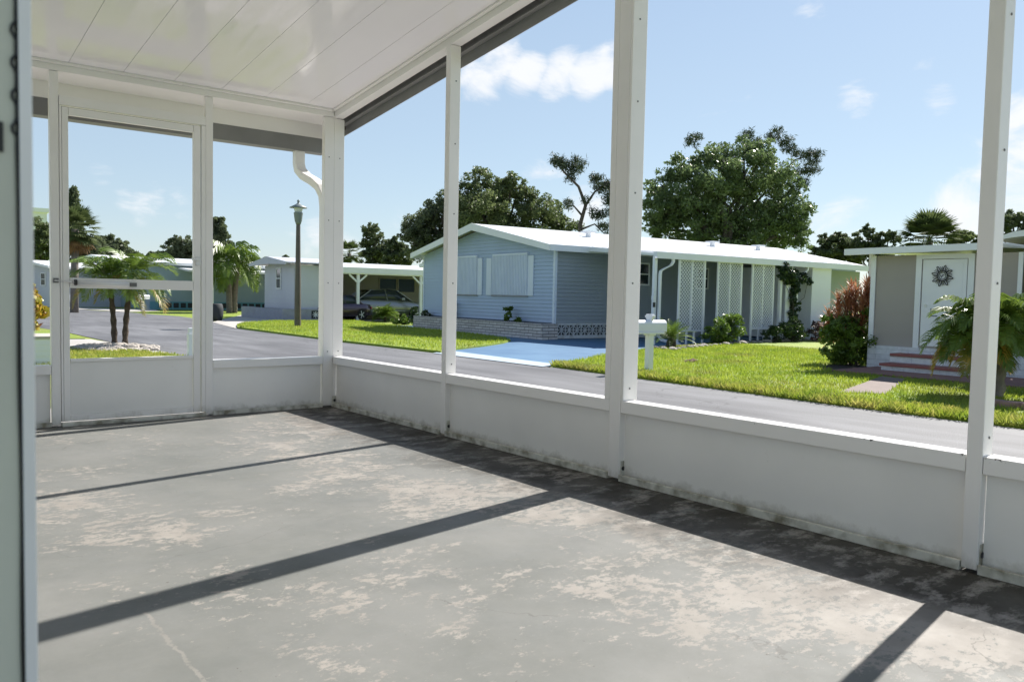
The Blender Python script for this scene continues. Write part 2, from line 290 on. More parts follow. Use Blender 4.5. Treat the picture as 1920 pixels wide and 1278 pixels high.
# glossy ceiling panels
m = M['ceil'] = mat('glossy_white_ceiling', (.87, .845, .87), .16, var=.03, vscale=1.5, bump=0, spec=.7)
n, l, bs = nodes_of(m); tcn = n.new('ShaderNodeTexCoord'); mpn = n.new('ShaderNodeMapping'); mpn.inputs['Scale'].default_value = (6, .6, 1); l.new(tcn.outputs['Object'], mpn.inputs[0])
z = n.new('ShaderNodeTexNoise'); z.inputs['Scale'].default_value = 1.6; z.inputs['Detail'].default_value = 3; l.new(mpn.outputs[0], z.inputs['Vector'])
bp = n.new('ShaderNodeBump'); bp.inputs['Strength'].default_value = .045; bp.inputs['Distance'].default_value = .02; l.new(z.outputs['Fac'], bp.inputs['Height']); l.new(bp.outputs[0], bs.inputs['Normal'])
mz = n.new('ShaderNodeTexNoise'); mz.inputs['Scale'].default_value = 3.0; mz.inputs['Detail'].default_value = 6; mz.inputs['Roughness'].default_value = .6; l.new(mpn.outputs[0], mz.inputs['Vector'])
mrr = n.new('ShaderNodeMapRange'); mrr.inputs['From Min'].default_value = .42; mrr.inputs['From Max'].default_value = .58; mrr.inputs['To Min'].default_value = .05; mrr.inputs['To Max'].default_value = .2; l.new(mz.outputs['Fac'], mrr.inputs['Value']); l.new(mrr.outputs[0], bs.inputs['Roughness'])

def brick_mat(name, c1, c2, mortar, bw, bh, ms=.012):
    m = mat(name, c1, .8, bump=.0); n, l, bs = nodes_of(m)
    tcn = n.new('ShaderNodeTexCoord'); s = n.new('ShaderNodeSeparateXYZ'); l.new(tcn.outputs['Object'], s.inputs[0])
    ad = n.new('ShaderNodeMath'); ad.operation = 'ADD'; l.new(s.outputs[0], ad.inputs[0]); l.new(s.outputs[1], ad.inputs[1])
    cb = n.new('ShaderNodeCombineXYZ'); l.new(ad.outputs[0], cb.inputs[0]); l.new(s.outputs[2], cb.inputs[1])
    b = n.new('ShaderNodeTexBrick'); b.inputs['Scale'].default_value = 1; b.inputs['Brick Width'].default_value = bw; b.inputs['Row Height'].default_value = bh; b.inputs['Mortar Size'].default_value = ms
    b.inputs['Color1'].default_value = (*c1, 1); b.inputs['Color2'].default_value = (*c2, 1); b.inputs['Mortar'].default_value = (*mortar, 1)
    l.new(cb.outputs[0], b.inputs['Vector'])
    z = n.new('ShaderNodeTexNoise'); z.inputs['Scale'].default_value = 12; z.inputs['Detail'].default_value = 5; l.new(tcn.outputs['Object'], z.inputs['Vector'])
    mm = n.new('ShaderNodeMapRange'); mm.inputs['To Min'].default_value = .7; mm.inputs['To Max'].default_value = 1.2; l.new(z.outputs['Fac'], mm.inputs['Value'])
    v = n.new('ShaderNodeVectorMath'); v.operation = 'SCALE'; l.new(b.outputs['Color'], v.inputs[0]); l.new(mm.outputs[0], v.inputs['Scale']); l.new(v.outputs[0], bs.inputs['Base Color'])
    bp = n.new('ShaderNodeBump'); bp.invert = True; bp.inputs['Strength'].default_value = .8; bp.inputs['Distance'].default_value = .02; l.new(b.outputs['Fac'], bp.inputs['Height']); l.new(bp.outputs[0], bs.inputs['Normal'])
    return m
M['brick'] = brick_mat('pale_slump_brick', (.66, .62, .60), (.52, .48, .46), (.22, .20, .19), .42, .085, .010)
M['whiteblk'] = brick_mat('white_painted_block', (.74, .76, .80), (.70, .72, .76), (.60, .62, .66), .4, .1, .006)

# ------------------------------------------------------------------ object helpers
def tag(o, label=None, cat=None, group=None, kind=None):
    if label: o['label'] = label
    if cat: o['category'] = cat
    if group: o['group'] = group
    if kind: o['kind'] = kind
    return o
def thing(name, label, cat, loc=(0, 0, 0), rz=0, group=None):
    o = bpy.data.objects.new(name, None); o.empty_display_size = .1; COL.objects.link(o); o.location = tuple(loc); o.rotation_euler = (0, 0, rz)
    return tag(o, label, cat, group)
def link(name, me, m, parent=None, smooth=False):
    if m is not None: me.materials.append(m)
    o = bpy.data.objects.new(name, me); COL.objects.link(o)
    if parent is not None: o.parent = parent
    if smooth: me.polygons.foreach_set('use_smooth', [True]*len(me.polygons))
    return o
class MB:
    def __init__(s): s.v = []; s.f = []
    def add(s, vs, fs):
        k = len(s.v); s.v += [tuple(map(float, a)) for a in vs]; s.f += [tuple(i+k for i in f) for f in fs]; return s
    def box(s, a, b):
        x0, y0, z0 = a; x1, y1, z1 = b
        if x0 > x1: x0, x1 = x1, x0
        if y0 > y1: y0, y1 = y1, y0
        if z0 > z1: z0, z1 = z1, z0
        return s.add([(x0, y0, z0), (x1, y0, z0), (x1, y1, z0), (x0, y1, z0), (x0, y0, z1), (x1, y0, z1), (x1, y1, z1), (x0, y1, z1)],
                     [(0, 3, 2, 1), (4, 5, 6, 7), (0, 1, 5, 4), (1, 2, 6, 5), (2, 3, 7, 6), (3, 0, 4, 7)])
    def hexa(s, b4, t4):   # 4 bottom pts (ccw), 4 top pts
        return s.add(list(b4)+list(t4), [(0, 3, 2, 1), (4, 5, 6, 7), (0, 1, 5, 4), (1, 2, 6, 5), (2, 3, 7, 6), (3, 0, 4, 7)])
    def bar(s, p, q, wd, th=None, upv=(0, 0, 1)):
        p = np.array(p, float); q = np.array(q, float); th = th or wd; d = q-p; d /= np.linalg.norm(d)
        u = np.array(upv, float)
        if abs(d@u) > .98: u = np.array((1., 0, 0))
        x = np.cross(d, u); x /= np.linalg.norm(x); y = np.cross(x, d); x = x*wd/2; y = y*th/2
        return s.hexa([p-x-y, p+x-y, q+x-y, q-x-y], [p-x+y, p+x+y, q+x+y, q-x+y])
    def tube(s, pts, rs, n=8, cap=True):
        pts = [np.array(p, float) for p in pts]; rs = rs if hasattr(rs, '__len__') else [rs]*len(pts); k = len(s.v); px = None
        for i, p in enumerate(pts):
            d = pts[min(i+1, len(pts)-1)]-pts[max(i-1, 0)]; d /= (np.linalg.norm(d)+1e-9)
            if px is None: a = np.array((0, 0, 1.)) if abs(d[2]) < .9 else np.array((1., 0, 0)); px = np.cross(d, a)
            x = px-d*(px@d); x /= np.linalg.norm(x); y = np.cross(d, x); px = x
            for j in range(n):
                t = 2*pi*j/n; s.v.append(tuple(p+(x*cos(t)+y*sin(t))*rs[i]))
        for i in range(len(pts)-1):
            for j in range(n):
                a = k+i*n+j; b = k+i*n+(j+1) % n; s.f.append((a, b, b+n, a+n))
        if cap: s.f.append(tuple(k+j for j in range(n))[::-1]); s.f.append(tuple(k+(len(pts)-1)*n+j for j in range(n)))
        return s
    def lathe(s, prof, c=(0, 0, 0), n=16):
        k = len(s.v)
        for r, z in prof:
            for j in range(n): t = 2*pi*j/n; s.v.append((c[0]+r*cos(t), c[1]+r*sin(t), c[2]+z))
        for i in range(len(prof)-1):
            for j in range(n): a = k+i*n+j; b = k+i*n+(j+1) % n; s.f.append((a, b, b+n, a+n))
        s.f.append(tuple(k+j for j in range(n))[::-1]); s.f.append(tuple(k+(len(prof)-1)*n+j for j in range(n)))
        return s
    def prism(s, poly, z0, z1):
        k = len(poly); return s.add([(x, y, z0) for x, y in poly]+[(x, y, z1) for x, y in poly], [tuple(range(k))[::-1], tuple(range(k, 2*k))]+[(i, (i+1) % k, k+(i+1) % k, k+i) for i in range(k)])
    def xprism(s, poly, x0, x1):   # polygon in (y,z) extruded along x
        k = len(poly); return s.add([(x0, y, z) for y, z in poly]+[(x1, y, z) for y, z in poly], [tuple(range(k))[::-1], tuple(range(k, 2*k))]+[(i, (i+1) % k, k+(i+1) % k, k+i) for i in range(k)])
    def build(s, name, m, parent=None, smooth=False, bevel=0):
        me = bpy.data.meshes.new(name); me.from_pydata(s.v, [], s.f); me.validate(); me.update()
        import bmesh
        bm = bmesh.new(); bm.from_mesh(me); bmesh.ops.recalc_face_normals(bm, faces=bm.faces); bm.to_mesh(me); bm.free()
        o = link(name, me, m, parent, smooth)
        if bevel:
            b = o.modifiers.new('bevel', 'BEVEL'); b.width = bevel; b.segments = 2; b.limit_method = 'ANGLE'
        return o
def quads(name, V, m, parent=None):      # V: (N,4,3)
    V = np.asarray(V, np.float32); nq = len(V); me = bpy.data.meshes.new(name)
    me.vertices.add(nq*4); me.vertices.foreach_set('co', V.reshape(-1)); me.loops.add(nq*4); me.loops.foreach_set('vertex_index', np.arange(nq*4, dtype=np.int32))
    me.polygons.add(nq); me.polygons.foreach_set('loop_start', np.arange(0, nq*4, 4, dtype=np.int32)); me.polygons.foreach_set('loop_total', np.full(nq, 4, np.int32))
    me.update(calc_edges=True); return link(name, me, m, parent)
def quads_multi(name, parts, parent=None):   # parts: list of (V, material)
    V = np.concatenate([p[0] for p in parts]); o = quads(name, V, None, parent); k = 0; idx = []
    for i, (v, m) in enumerate(parts): o.data.materials.append(m); idx += [i]*len(v)
    o.data.polygons.foreach_set('material_index', idx); return o
def unit(a): return a/(np.linalg.norm(a, axis=-1, keepdims=True)+1e-9)
def leaves_at(P, size, jitter=.35, aspect=.5, droop=0.0, outward=None):
    n_ = len(P); t = unit(rng.normal(size=(n_, 3))); t[:, 2] -= droop; t = unit(t)
    b = unit(np.cross(t, rng.normal(size=(n_, 3)))); s = size*(1+jitter*rng.normal(size=(n_, 1))).clip(.4, 2)
    a = t*s*.5; c = b*s*.5*aspect
    return np.stack([P-a, P-c*1.0+a*.1, P+a, P+c*1.0+a*.1], 1)
def blob_points(blobs, n_, sub=30, subr=.30, shell=.5, squash=1.0):
    # blobs: (center, radius); leaves gather in many small clumps near each blob's surface, with gaps between
    vol = np.array([b[1]**2 for b in blobs]); cnt = (n_*vol/vol.sum()).astype(int); out = []
    for (c, r), k in zip(blobs, cnt):
        ns = max(6, sub); d = unit(rng.normal(size=(ns, 3))); rad = (shell+(1-shell)*rng.random((ns, 1)))*r
        sc_ = np.array(c)+d*rad*np.array([1, 1, squash]); sr = r*subr*(.6+.8*rng.random(ns)); w_ = sr**2; pick = rng.choice(ns, k, p=w_/w_.sum())
        dd = unit(rng.normal(size=(k, 3)))*np.cbrt(rng.random((k, 1))) ; out.append(sc_[pick]+dd*sr[pick][:, None]*np.array([1, 1, .75]))
    return np.concatenate(out)
def limb(mb, p, q, r0_, r1_, wob=.06, seg=5, n_=7):
    p = np.array(p, float); q = np.array(q, float); Ln = np.linalg.norm(q-p); pts = []; rs = []
    for i in range(seg+1):
        t = i/seg; o_ = rng.normal(size=3)*wob*Ln*sin(pi*t)*.5; pts.append(p+(q-p)*t+o_+np.array([0, 0, .06*Ln*sin(pi*t)])); rs.append(r0_*(1-t)+r1_*t)
    mb.tube(pts, rs, n_)
def tree(name, label, cat, base, blobs, nl, leaf, m, trunk_r=.25, fork=.45, group=None, aspect=.5, bark='bark', sub=34, subr=.27, shell=.48, limbs=True):
    base = np.array(base, float); T = thing(name, label, cat, base, 0, group)
    bl = [(np.array(c)-base, r) for c, r in blobs]; cen = np.mean([c for c, r in bl], 0)
    mb = MB(); fk = np.array([cen[0]*.4, cen[1]*.4, cen[2]*fork]); limb(mb, (0, 0, -.2), fk, trunk_r, trunk_r*.75, .03)
    if limbs:
        for c, r in bl: limb(mb, fk+rng.normal(size=3)*.05, c, trunk_r*.45, trunk_r*.08, .12)
    mb.build('trunk', M[bark], T, True)
    P = blob_points(bl, nl, sub, subr, shell); quads('crown', leaves_at(P, leaf, aspect=aspect), m, T); return T
def frond(P0, az, el, ln, nl=26, lf=.30, w_=.018, droop=1.0, vshape=.5, base_gap=.12):
    d = np.array([cos(az)*cos(el), sin(az)*cos(el), sin(el)]); p = np.array(P0, float); st = ln/14; pts = [p.copy()]; ds = [d.copy()]
    for i in range(14):
        d = d+np.array([0, 0, -droop*.11*(.4+i/9)]); d /= np.linalg.norm(d); p = p+d*st; pts.append(p.copy()); ds.append(d.copy())
    pts = np.array(pts); ds = np.array(ds); Q = []
    for i in range(14):
        s_ = np.cross(ds[i], (0, 0, 1)); s_ /= (np.linalg.norm(s_)+1e-6); wr = .012*ln*(1-i/15); Q.append([pts[i]-s_*wr, pts[i]+s_*wr, pts[i+1]+s_*wr*.9, pts[i+1]-s_*wr*.9])
    for k in range(nl):
        t = base_gap+(1-base_gap)*(k+.5)/nl; f_ = t*14; i = min(13, int(f_)); q = pts[i]+(pts[i+1]-pts[i])*(f_-i); d = ds[i]
        s_ = np.cross(d, (0, 0, 1)); s_ /= (np.linalg.norm(s_)+1e-6); u_ = np.cross(s_, d); L_ = lf*(.35+1.0*sin(pi*min(1, t*.95+.08)))*random.uniform(.85, 1.1)
        for sg in (-1, 1):
            dr = s_*sg*.85+d*.65+u_*vshape*random.uniform(.3, 1); dr /= np.linalg.norm(dr); m1 = q+dr*L_*.5; dr2 = dr+np.array([0, 0, -.75*droop]); dr2 /= np.linalg.norm(dr2); e_ = m1+dr2*L_*.5
            wv_ = d*w_; Q.append([q-wv_*.5, q+wv_*.5, m1+wv_, m1-wv_]); Q.append([m1-wv_, m1+wv_, e_+wv_*.15, e_-wv_*.15])
    return np.array(Q)
def palm(name, label, base, trunks, nf=26, ln=1.0, lf=.28, w_=.016, tr=.05, mt='palmbark', mf='frond', el0=-.5, el1=1.2, droop=1.0, group=None, nl=26, dead=0, bumps=True):
    base = np.array(base, float); T = thing(name, label, 'palm tree', base, 0, group); parts = []; bad = []
    for (dx, dy, h, lx, ly) in trunks:
        mb = MB(); pts = []; rs = []
        for i in range(13):
            t = i/12; pts.append((dx+lx*t*t, dy+ly*t*t, -.1+(h+.1)*t)); rs.append(tr*(1.15-.25*t)*(1+(.16*((i % 2)*2-1) if bumps else 0)+.05*random.random()))
        mb.tube(pts, rs, 10); mb.build('trunk', M[mt], T, True); top = np.array(pts[-1])
        for k in range(nf):
            u_ = (k+.5)/nf; el = el1+(el0-el1)*u_+random.uniform(-.12, .12); az = k*2.39996+random.uniform(-.2, .2)
            q = frond(top, az, el, ln*random.uniform(.85, 1.1)*(1 if el < 1 else .85), nl, lf, w_, droop*random.uniform(.8, 1.2))
            (bad if k >= nf-dead else parts).append(q)
    PR = [(np.concatenate(parts), M[mf])]
    if bad: PR.append((np.concatenate(bad), M['frond_y']))
    quads_multi('crown', PR, T); return T
def shrub(name, label, cat, base, blobs, nl, leaf, m, group=None, aspect=.5, stems=6, droop=0, sub=16, subr=.35, shell=.55, extra=None):
    base = np.array(base, float); T = thing(name, label, cat, base, 0, group); mb = MB()
    for i in range(stems):
        c, r = blobs[i % len(blobs)]; e = np.array(c)+rng.normal(size=3)*r*.3; limb(mb, (rng.normal()*.04, rng.normal()*.04, -.03), e, .014, .005, .1, 4, 5)
    mb.build('stem', M['bark'], T, True)
    P = blob_points([(np.array(c), r) for c, r in blobs], nl, sub, subr, shell); P[:, 2] = np.maximum(P[:, 2], .02)
    parts = [(leaves_at(P, leaf, aspect=aspect, droop=droop), m)]
    if extra:
        for (m2, frac, sz) in extra:
            P2 = P[rng.choice(len(P), int(len(P)*frac))]+rng.normal(size=(int(len(P)*frac), 3))*.02; parts.append((leaves_at(P2, sz, aspect=.9), m2))
    quads_multi('foliage', parts, T); return T

# ------------------------------------------------------------------ ground, road, lawns
def sheet(name, poly, z, m, kind='structure', th=0, sub=False):
    mb = MB()
    if th: mb.prism([(p[0], p[1]) for p in poly], z-th, z)
    else: mb.add([(p[0], p[1], z) for p in poly], [tuple(range(len(poly)))])
    o = mb.build(name, m); o['kind'] = kind; return o
gm_ = MB(); gm_.add([(-700, -700, G-.012), (700, -700, G-.012), (700, 700, G-.012), (-700, 700, G-.012)], [(0, 1, 2, 3)])
o = gm_.build('ground', M['lawn']); o['kind'] = 'structure'
E_ = lambda *pts: [tuple(ground(a, b)[:2]) for a, b in pts]
far_edge = [(6.15, -14), (6.12, -4), (6.15, -1), (6.35, 2), (6.5, 4.7), (6.5, 8), (6.38, 12.5), (6.6, 20.5), (8.2, 27.4), (8.6, 33), (7.9, 39), (6.3, 47.5), (1, 56), (-12, 66), (-50, 84)]
near_edge = [(-50, 74), (-14, 55), (-3, 42), (.6, 30), (1.45, 19), (1.5, 13), (1.75, 9.5), (1.7, 4), (1.65, -14)]
sheet('road', far_edge+near_edge, G, M['asphalt'])
LA = [(6.2, -14), (6.17, -4), (6.2, -1), (6.42, 2), (6.62, 4.75), (8.1, 5.45), (9.4, 6.2), (10.9, 6.8), (12.4, 7.35), (15.2, 7.85), (18.9, 8.6), (22, 8.9), (36, 9.2), (36, -14)]
LB = [(6.6, 8.3), (7.4, 8.9), (8.8, 9.7), (10.0, 10.5), (10.85, 11.25), (11.5, 12.3), (12.15, 15), (12.9, 21), (14.0, 26.3), (12.3, 26.1), (10.3, 26.2), (8.4, 24.4), (7.4, 22.4), (6.75, 20.6), (6.45, 12.5)]
sheet('lawn', LA, G+.045, M['lawn'], th=.06); sheet('lawn', LB, G+.045, M['lawn'], th=.06)
sheet('unseen_bounce_pad', [(-12, -14), (1.66, -14), (1.68, 3.2), (-12, 3.2)], G+.008, M['concrete'])  # unseen pad added so lawn bounce does not tint the ceiling green
LL = [(-9, 3.2), (1.5, 3.2), (1.5, 4), (1.55, 9.4), (1.3, 10.4), (.9, 11.3), (-2, 13.2), (-9, 14)]
sheet('lawn', LL, G+.03, M['lawn'], th=.045)
LL2 = [(-9, 17.5), (-.4, 15.8), (1.2, 15.4), (1.3, 19), (.4, 30), (-3.2, 41.5), (-9, 48)]
sheet('lawn', LL2, G+.025, M['lawn'], th=.04)
sheet('footpath', [(-9, 14), (-2, 13.2), (.9, 11.3), (1.3, 10.4), (1.55, 9.4), (1.72, 9.4), (1.5, 13), (1.3, 15.3), (-.4, 15.7), (-9, 17.4)], G+.010, M['concrete'])
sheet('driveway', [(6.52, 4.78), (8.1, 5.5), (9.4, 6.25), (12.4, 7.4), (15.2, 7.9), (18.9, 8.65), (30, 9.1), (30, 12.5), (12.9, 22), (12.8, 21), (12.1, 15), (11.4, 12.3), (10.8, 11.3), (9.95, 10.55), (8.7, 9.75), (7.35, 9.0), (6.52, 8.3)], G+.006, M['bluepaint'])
sheet('driveway_apron', [(6.35, 4.72), (6.95, 5.0), (7.15, 8.75), (6.4, 8.3)], G+.012, M['bluepale'])
sheet('concrete_driveway', E_((398, 604), (425, 597), (455, 590), (520, 580), (640, 588), (800, 597), (700, 602), (606, 601), (547, 605), (497, 607.5), (452, 611.7), (443, 616)), G+.008, M['concrete'])
sheet('concrete_driveway', E_((130, 576.5), (240, 579), (285, 579), (300, 583), (232, 585), (180, 581), (130, 579)), G+.009, M['concrete'])
sheet('planting_bed', [(12.3, 7.0), (12.2, 7.55), (15, 8.2), (18.7, 8.9), (22, 9.3), (22, 8.7), (18.9, 8.35), (15.2, 7.6), (13.5, 7.2)], G+.055, M['soil'], th=.03)
sheet('garden_path', E_((1652, 711), (1700, 716), (1660, 745), (1572, 742)), G+.051, M['path'])
sheet('soil_patch', E_((1530, 693), (1580, 683), (1650, 690), (1700, 703), (1640, 708), (1560, 702)), G+.049, M['soil'])
HOLES = [E_((1652, 711), (1700, 716), (1660, 745), (1572, 742)), E_((1540, 692), (1580, 685), (1650, 692), (1695, 703), (1640, 706), (1565, 700)), [(10.1, -8), (10.1, 1.5), (14, 1.5), (14, -8)]]
def in_poly(P, poly):
    c = np.zeros(len(P), bool); n_ = len(poly); j = n_-1
    for i in range(n_):
        xi, yi = poly[i]; xj, yj = poly[j]; t = ((yi > P[:, 1]) != (yj > P[:, 1])) & (P[:, 0] < (xj-xi)*(P[:, 1]-yi)/(yj-yi+1e-12)+xi); c ^= t; j = i
    return c
def blades(name, label, poly, box, n_, h, z, m, wd=.006, lean=.5):
    P = np.stack([rng.uniform(box[0], box[1], n_), rng.uniform(box[2], box[3], n_)], 1); P = P[in_poly(P, poly)]
    for hole in HOLES: P = P[~in_poly(P, hole)]
    k = len(P)
    az = rng.uniform(0, 2*pi, k); a2 = rng.uniform(0, 2*pi, k); hh = h*(.5+.9*rng.random(k)); B = np.c_[P, np.full(k, z)]
    s_ = np.c_[np.cos(az), np.sin(az), np.zeros(k)]*wd; t_ = np.c_[np.cos(a2)*lean, np.sin(a2)*lean, np.ones(k)]*hh[:, None]
    Vv = np.stack([B-s_, B+s_, B+t_*.95+s_*.35, B+t_-s_*.35], 1); o = quads(name, Vv, m); tag(o, label, 'grass', kind='stuff'); return o
vis = [p for p in LA if p[1] > -4.5]
blades('grass', 'bright green lawn in front of the blue and tan homes', LA, (6.1, 16, -3.8, 8.6), 95000, .045, G+.043, M['blade'], .007)
blades('grass', 'shaggy lawn edge overhanging the road by the tan home', [(6.1, -6), (6.1, -1), (6.36, 2), (6.55, 4.75), (6.95, 4.9), (6.75, 2), (6.6, -1), (6.6, -6)], (6, 7, -5, 5), 26000, .075, G+.02, M['blade2'], .008, .8)
blades('grass', 'shaded lawn in front of the blue home', LB, (6.3, 14, 8, 27), 45000, .045, G+.043, M['blade'], .008)
blades('grass', 'small lawn around the twin palm beside the road', LL, (-2.5, 1.6, 3.2, 13.5), 42000, .045, G+.028, M['blade2'], .007)
# distant backdrop of woodland beyond the last roofs is built from single trees further down

# ------------------------------------------------------------------ screened porch
SL = .13
def rz_(y): return 2.373-SL*y
o = MB().box((-7, -9.5, -.32), (.13, .09, 0)).build('porch_floor', M['floor'], bevel=.006); o['kind'] = 'structure'
PO = thing('screened_porch', 'white aluminium framed screened porch with glossy sloping ceiling around the bare floor', 'porch', (0, 0, 0))
YB = -6.6
def bx(name, a, b, m='white', parent=PO, bevel=.003): return MB().box(a, b).build(name, M[m], parent, bevel=bevel)
def screws(pts, parent, r=.0045, d=(0, -1, 0), name='screw', m='screw', ln=.003):
    d = np.array(d, float)
    for p in pts: p = np.array(p, float); MB().tube([p, p+d*ln], r, 10).build(name, M[m], parent)
# street-side wall
posts = [(-1.635, -1.583, .078), (-3.205, -3.130, .082), (-4.905, -4.852, .078), (-6.45, -6.40, .078)]
edges = [0.0]+[p for q in posts for p in (q[1], q[0])]+[-8]
for i in range(0, len(edges)-1, 2):
    y1, y0 = edges[i], edges[i+1]
    bx('sill', (.0, y0+.002, .347), (.088, y1-.002, .408), 'sill'); bx('kick_panel', (.034, y0+.004, .002), (.042, y1-.004, .347), 'panel', bevel=0)
    mb = MB().box((-.006, y0+.003, 0), (.010, y1-.003, .034)).box((.010, y0+.003, 0), (.085, y1-.003, .014)); mb.build('bottom_channel', M['white_dirty'], PO, bevel=.002)
for k, (a, b, d) in enumerate(posts):
    zt = rz_((a+b)/2)
    mb = MB().box((-.002, a, .012), (d, b, zt-.058))
    if k == 1: mb.box((-.0035, b, .408), (d, b+.038, zt-.06)); mb.box((.0, a-.016, .408), (d+.02, a, zt-.06))
    p = mb.build('post', M['white'], PO, bevel=.003)
    yy = a-(.016 if k == 1 else 0)
    screws([(d*.55, yy, z) for z in (.47, 1.0, 1.45, 1.9, 2.3)], p)
    ang = MB().box((.012, a-.003, .02), (.072, a, .10)); ang.build('angle_bracket', M['white_dirty'], PO)
    screws([(.028, a-.003, .062), (.056, a-.003, .062)], PO, .011, name='bolt', m='black')
# rain-worn edge stains are in the sill material; sloping header, roof and fascia
def slab(name, x0, x1, y0, y1, zo0, zo1, m, parent=PO, bevel=0):
    b = [(x0, y0, rz_(y0)+zo0), (x1, y0, rz_(y0)+zo0), (x1, y1, rz_(y1)+zo0), (x0, y1, rz_(y1)+zo0)]; t = [(x, y, rz_(y)+zo1) for x, y, z in b]
    return MB().hexa(b, t).build(name, M[m], parent, bevel=bevel)
slab('header_beam', 0.0, .078, -8, 0, -.058, -.001, 'white', bevel=.003)
slab('ceiling_trim', -.030, -.002, -8, -.01, -.014, -.001, 'white')
# ceiling: interlocking pans running with the slope, a narrow joint between neighbours
cp = MB(); seam0 = -1.90; xs = [seam0+.33*i for i in range(-9, 7)]
xs = [x for x in xs if x < .02]+[.148]
for i in range(len(xs)-1):
    a, b = xs[i]+.0013, xs[i+1]-.0013; y0, y1 = -8, .345
    cp.hexa([(a, y0, rz_(y0)), (b, y0, rz_(y0)), (b, y1, rz_(y1)), (a, y1, rz_(y1))], [(a, y0, rz_(y0)+.03), (b, y0, rz_(y0)+.03), (b, y1, rz_(y1)+.03), (a, y1, rz_(y1)+.03)])
cp.build('ceiling_panels', M['ceil'], PO)
slab('roof_deck', -5, .149, -8, .345, .032, .075, 'fasciag')
slab('soffit_board', -5, .14, .052, .344, -.012, -.002, 'white')
slab('fascia', .150, .158, -8, .36, -.148, .075, 'fasciag', bevel=.002)
slab('fascia_lip', .110, .149, -8, .30, -.078, -.070, 'fasciag')
MB().box((.085, .10, 2.255), (.149, .16, 2.292)).build('gutter_end', M['lamp'], PO)
MB().box((-5, .345, 2.205), (.148, .352, 2.40)).build('closure_strip', M['white'], PO)
gt = MB().box((-5, .354, 2.085), (.10, .360, 2.215)).box((-5, .360, 2.085), (.10, .46, 2.091)).box((-5, .46, 2.085), (.10, .466, 2.25)).box((.10, .354, 2.085), (.104, .466, 2.235))
gut = gt.build('gutter', M['fasciag'], PO)
def rect_tube(pts, wx, wy, m, name, parent):
    mb = MB(); k = None; vs = []
    pts = [np.array(p, float) for p in pts]
    for i, p in enumerate(pts):
        d = pts[min(i+1, len(pts)-1)]-pts[max(i-1, 0)]; d /= np.linalg.norm(d); x = np.array([1., 0, 0]); y = np.cross(d, x); y /= np.linalg.norm(y)
        vs += [p-x*wx/2-y*wy/2, p+x*wx/2-y*wy/2, p+x*wx/2+y*wy/2, p-x*wx/2+y*wy/2]
    f = []
    for i in range(len(pts)-1):
        for j in range(4): a = i*4+j; b = i*4+(j+1) % 4; f.append((a, b, b+4, a+4))
    f += [(0, 1, 2, 3), tuple(len(vs)-4+j for j in range(4))]
    return MB().add(vs, f).build(name, m, parent, bevel=.008)
ds = [(-.12, .405, 2.09), (-.12, .405, 1.985), (-.115, .39, 1.93), (-.095, .33, 1.875), (-.055, .25, 1.83), (-.025, .19, 1.78), (-.005, .16, 1.71), (.0, .15, 1.62), (.0, .15, -.2)]
rect_tube(ds, .085, .065, M['white'], 'downspout', gut)
# front wall with the screen door
bx('corner_post', (-.082, 0, .01), (-.001, .052, 2.315)); cpo = bx('corner_post', (.001, .004, .01), (.09, .09, 2.31))
screws([(.05, .004, z) for z in (.45, 1.0, 1.5, 2.0)], cpo); screws([(-.045, 0, z) for z in (.45, 1.0, 1.5, 2.0)], cpo)
MB().box((.0, -.002, 0.02), (.06, 0, .085)).build('angle_bracket', M['white_dirty'], PO)
screws([(.02, -.002, .05), (.045, -.002, .05)], PO, .011, name='bolt', m='black')
bx('post', (-1.012, 0, .01), (-.960, .05, 2.315)); bx('post', (-2.008, 0, .01), (-1.955, .05, 2.315)); bx('post', (-3.4, 0, .01), (-3.35, .05, 2.315))
for a, b in ((-.958, -.084), (-3.348, -2.010)):
    bx('sill', (a, 0, .347), (b, .085, .408)); bx('kick_panel', (a+.003, .03, .002), (b-.003, .038, .347), 'panel', bevel=0)
    MB().box((a, -.004, 0), (b, .012, .03)).box((a, .012, 0), (b, .085, .014)).build('bottom_channel', M['white_dirty'], PO, bevel=.002)
bx('header_beam', (-5, .0, 2.318), (0, .05, 2.366)); slab('ceiling_trim', -5, -.01, -.03, -.002, -.014, -.001, 'white')
bx('door_header', (-1.953, -.006, 2.105), (-1.014, .045, 2.165))
for x0_, x1_ in ((-1.953, -1.940), (-1.044, -1.014)): bx('door_jamb', (x0_, -.004, .03), (x1_, .045, 2.103))
bx('threshold', (-1.953, -.032, 0), (-1.016, .03, .024), 'white_dirty')
DR = bx('screen_door', (-1.938, -.002, .030), (-1.900, .026, 2.095)); DR.data.name = 'left_stile'
D2 = lambda a, b, m='white', nm='rail': bx(nm, a, b, m, DR)
D2((-1.100, -.002, .030), (-1.050, .026, 2.095), nm='stile'); D2((-1.898, -.001, 2.045), (-1.102, .025, 2.095)); D2((-1.898, -.003, .918), (-1.102, .026, .985)); D2((-1.898, -.001, .425), (-1.102, .025, .447)); D2((-1.898, -.002, .030), (-1.102, .026, .072))
D2((-1.898, .010, .072), (-1.102, .016, .425), 'panel', 'kick_plate')
cl = MB().tube([(-1.86, -.026, .955), (-1.54, -.026, .948)], .017, 12).build('door_closer', M['alum'], DR, True)
MB().tube([(-1.99, -.018, .965), (-1.86, -.026, .955)], .005, 8).build('closer_rod', M['alum'], DR, True)
MB().box((-1.995, -.012, .95), (-1.965, 0, .98)).build('closer_bracket', M['screw'], DR); MB().box((-1.53, -.03, .935), (-1.49, -.003, .962)).build('closer_bracket', M['screw'], DR); MB().tube([(-1.875, -.026, .955), (-1.861, -.026, .955)], .020, 12).build('closer_cap', M['black'], DR)
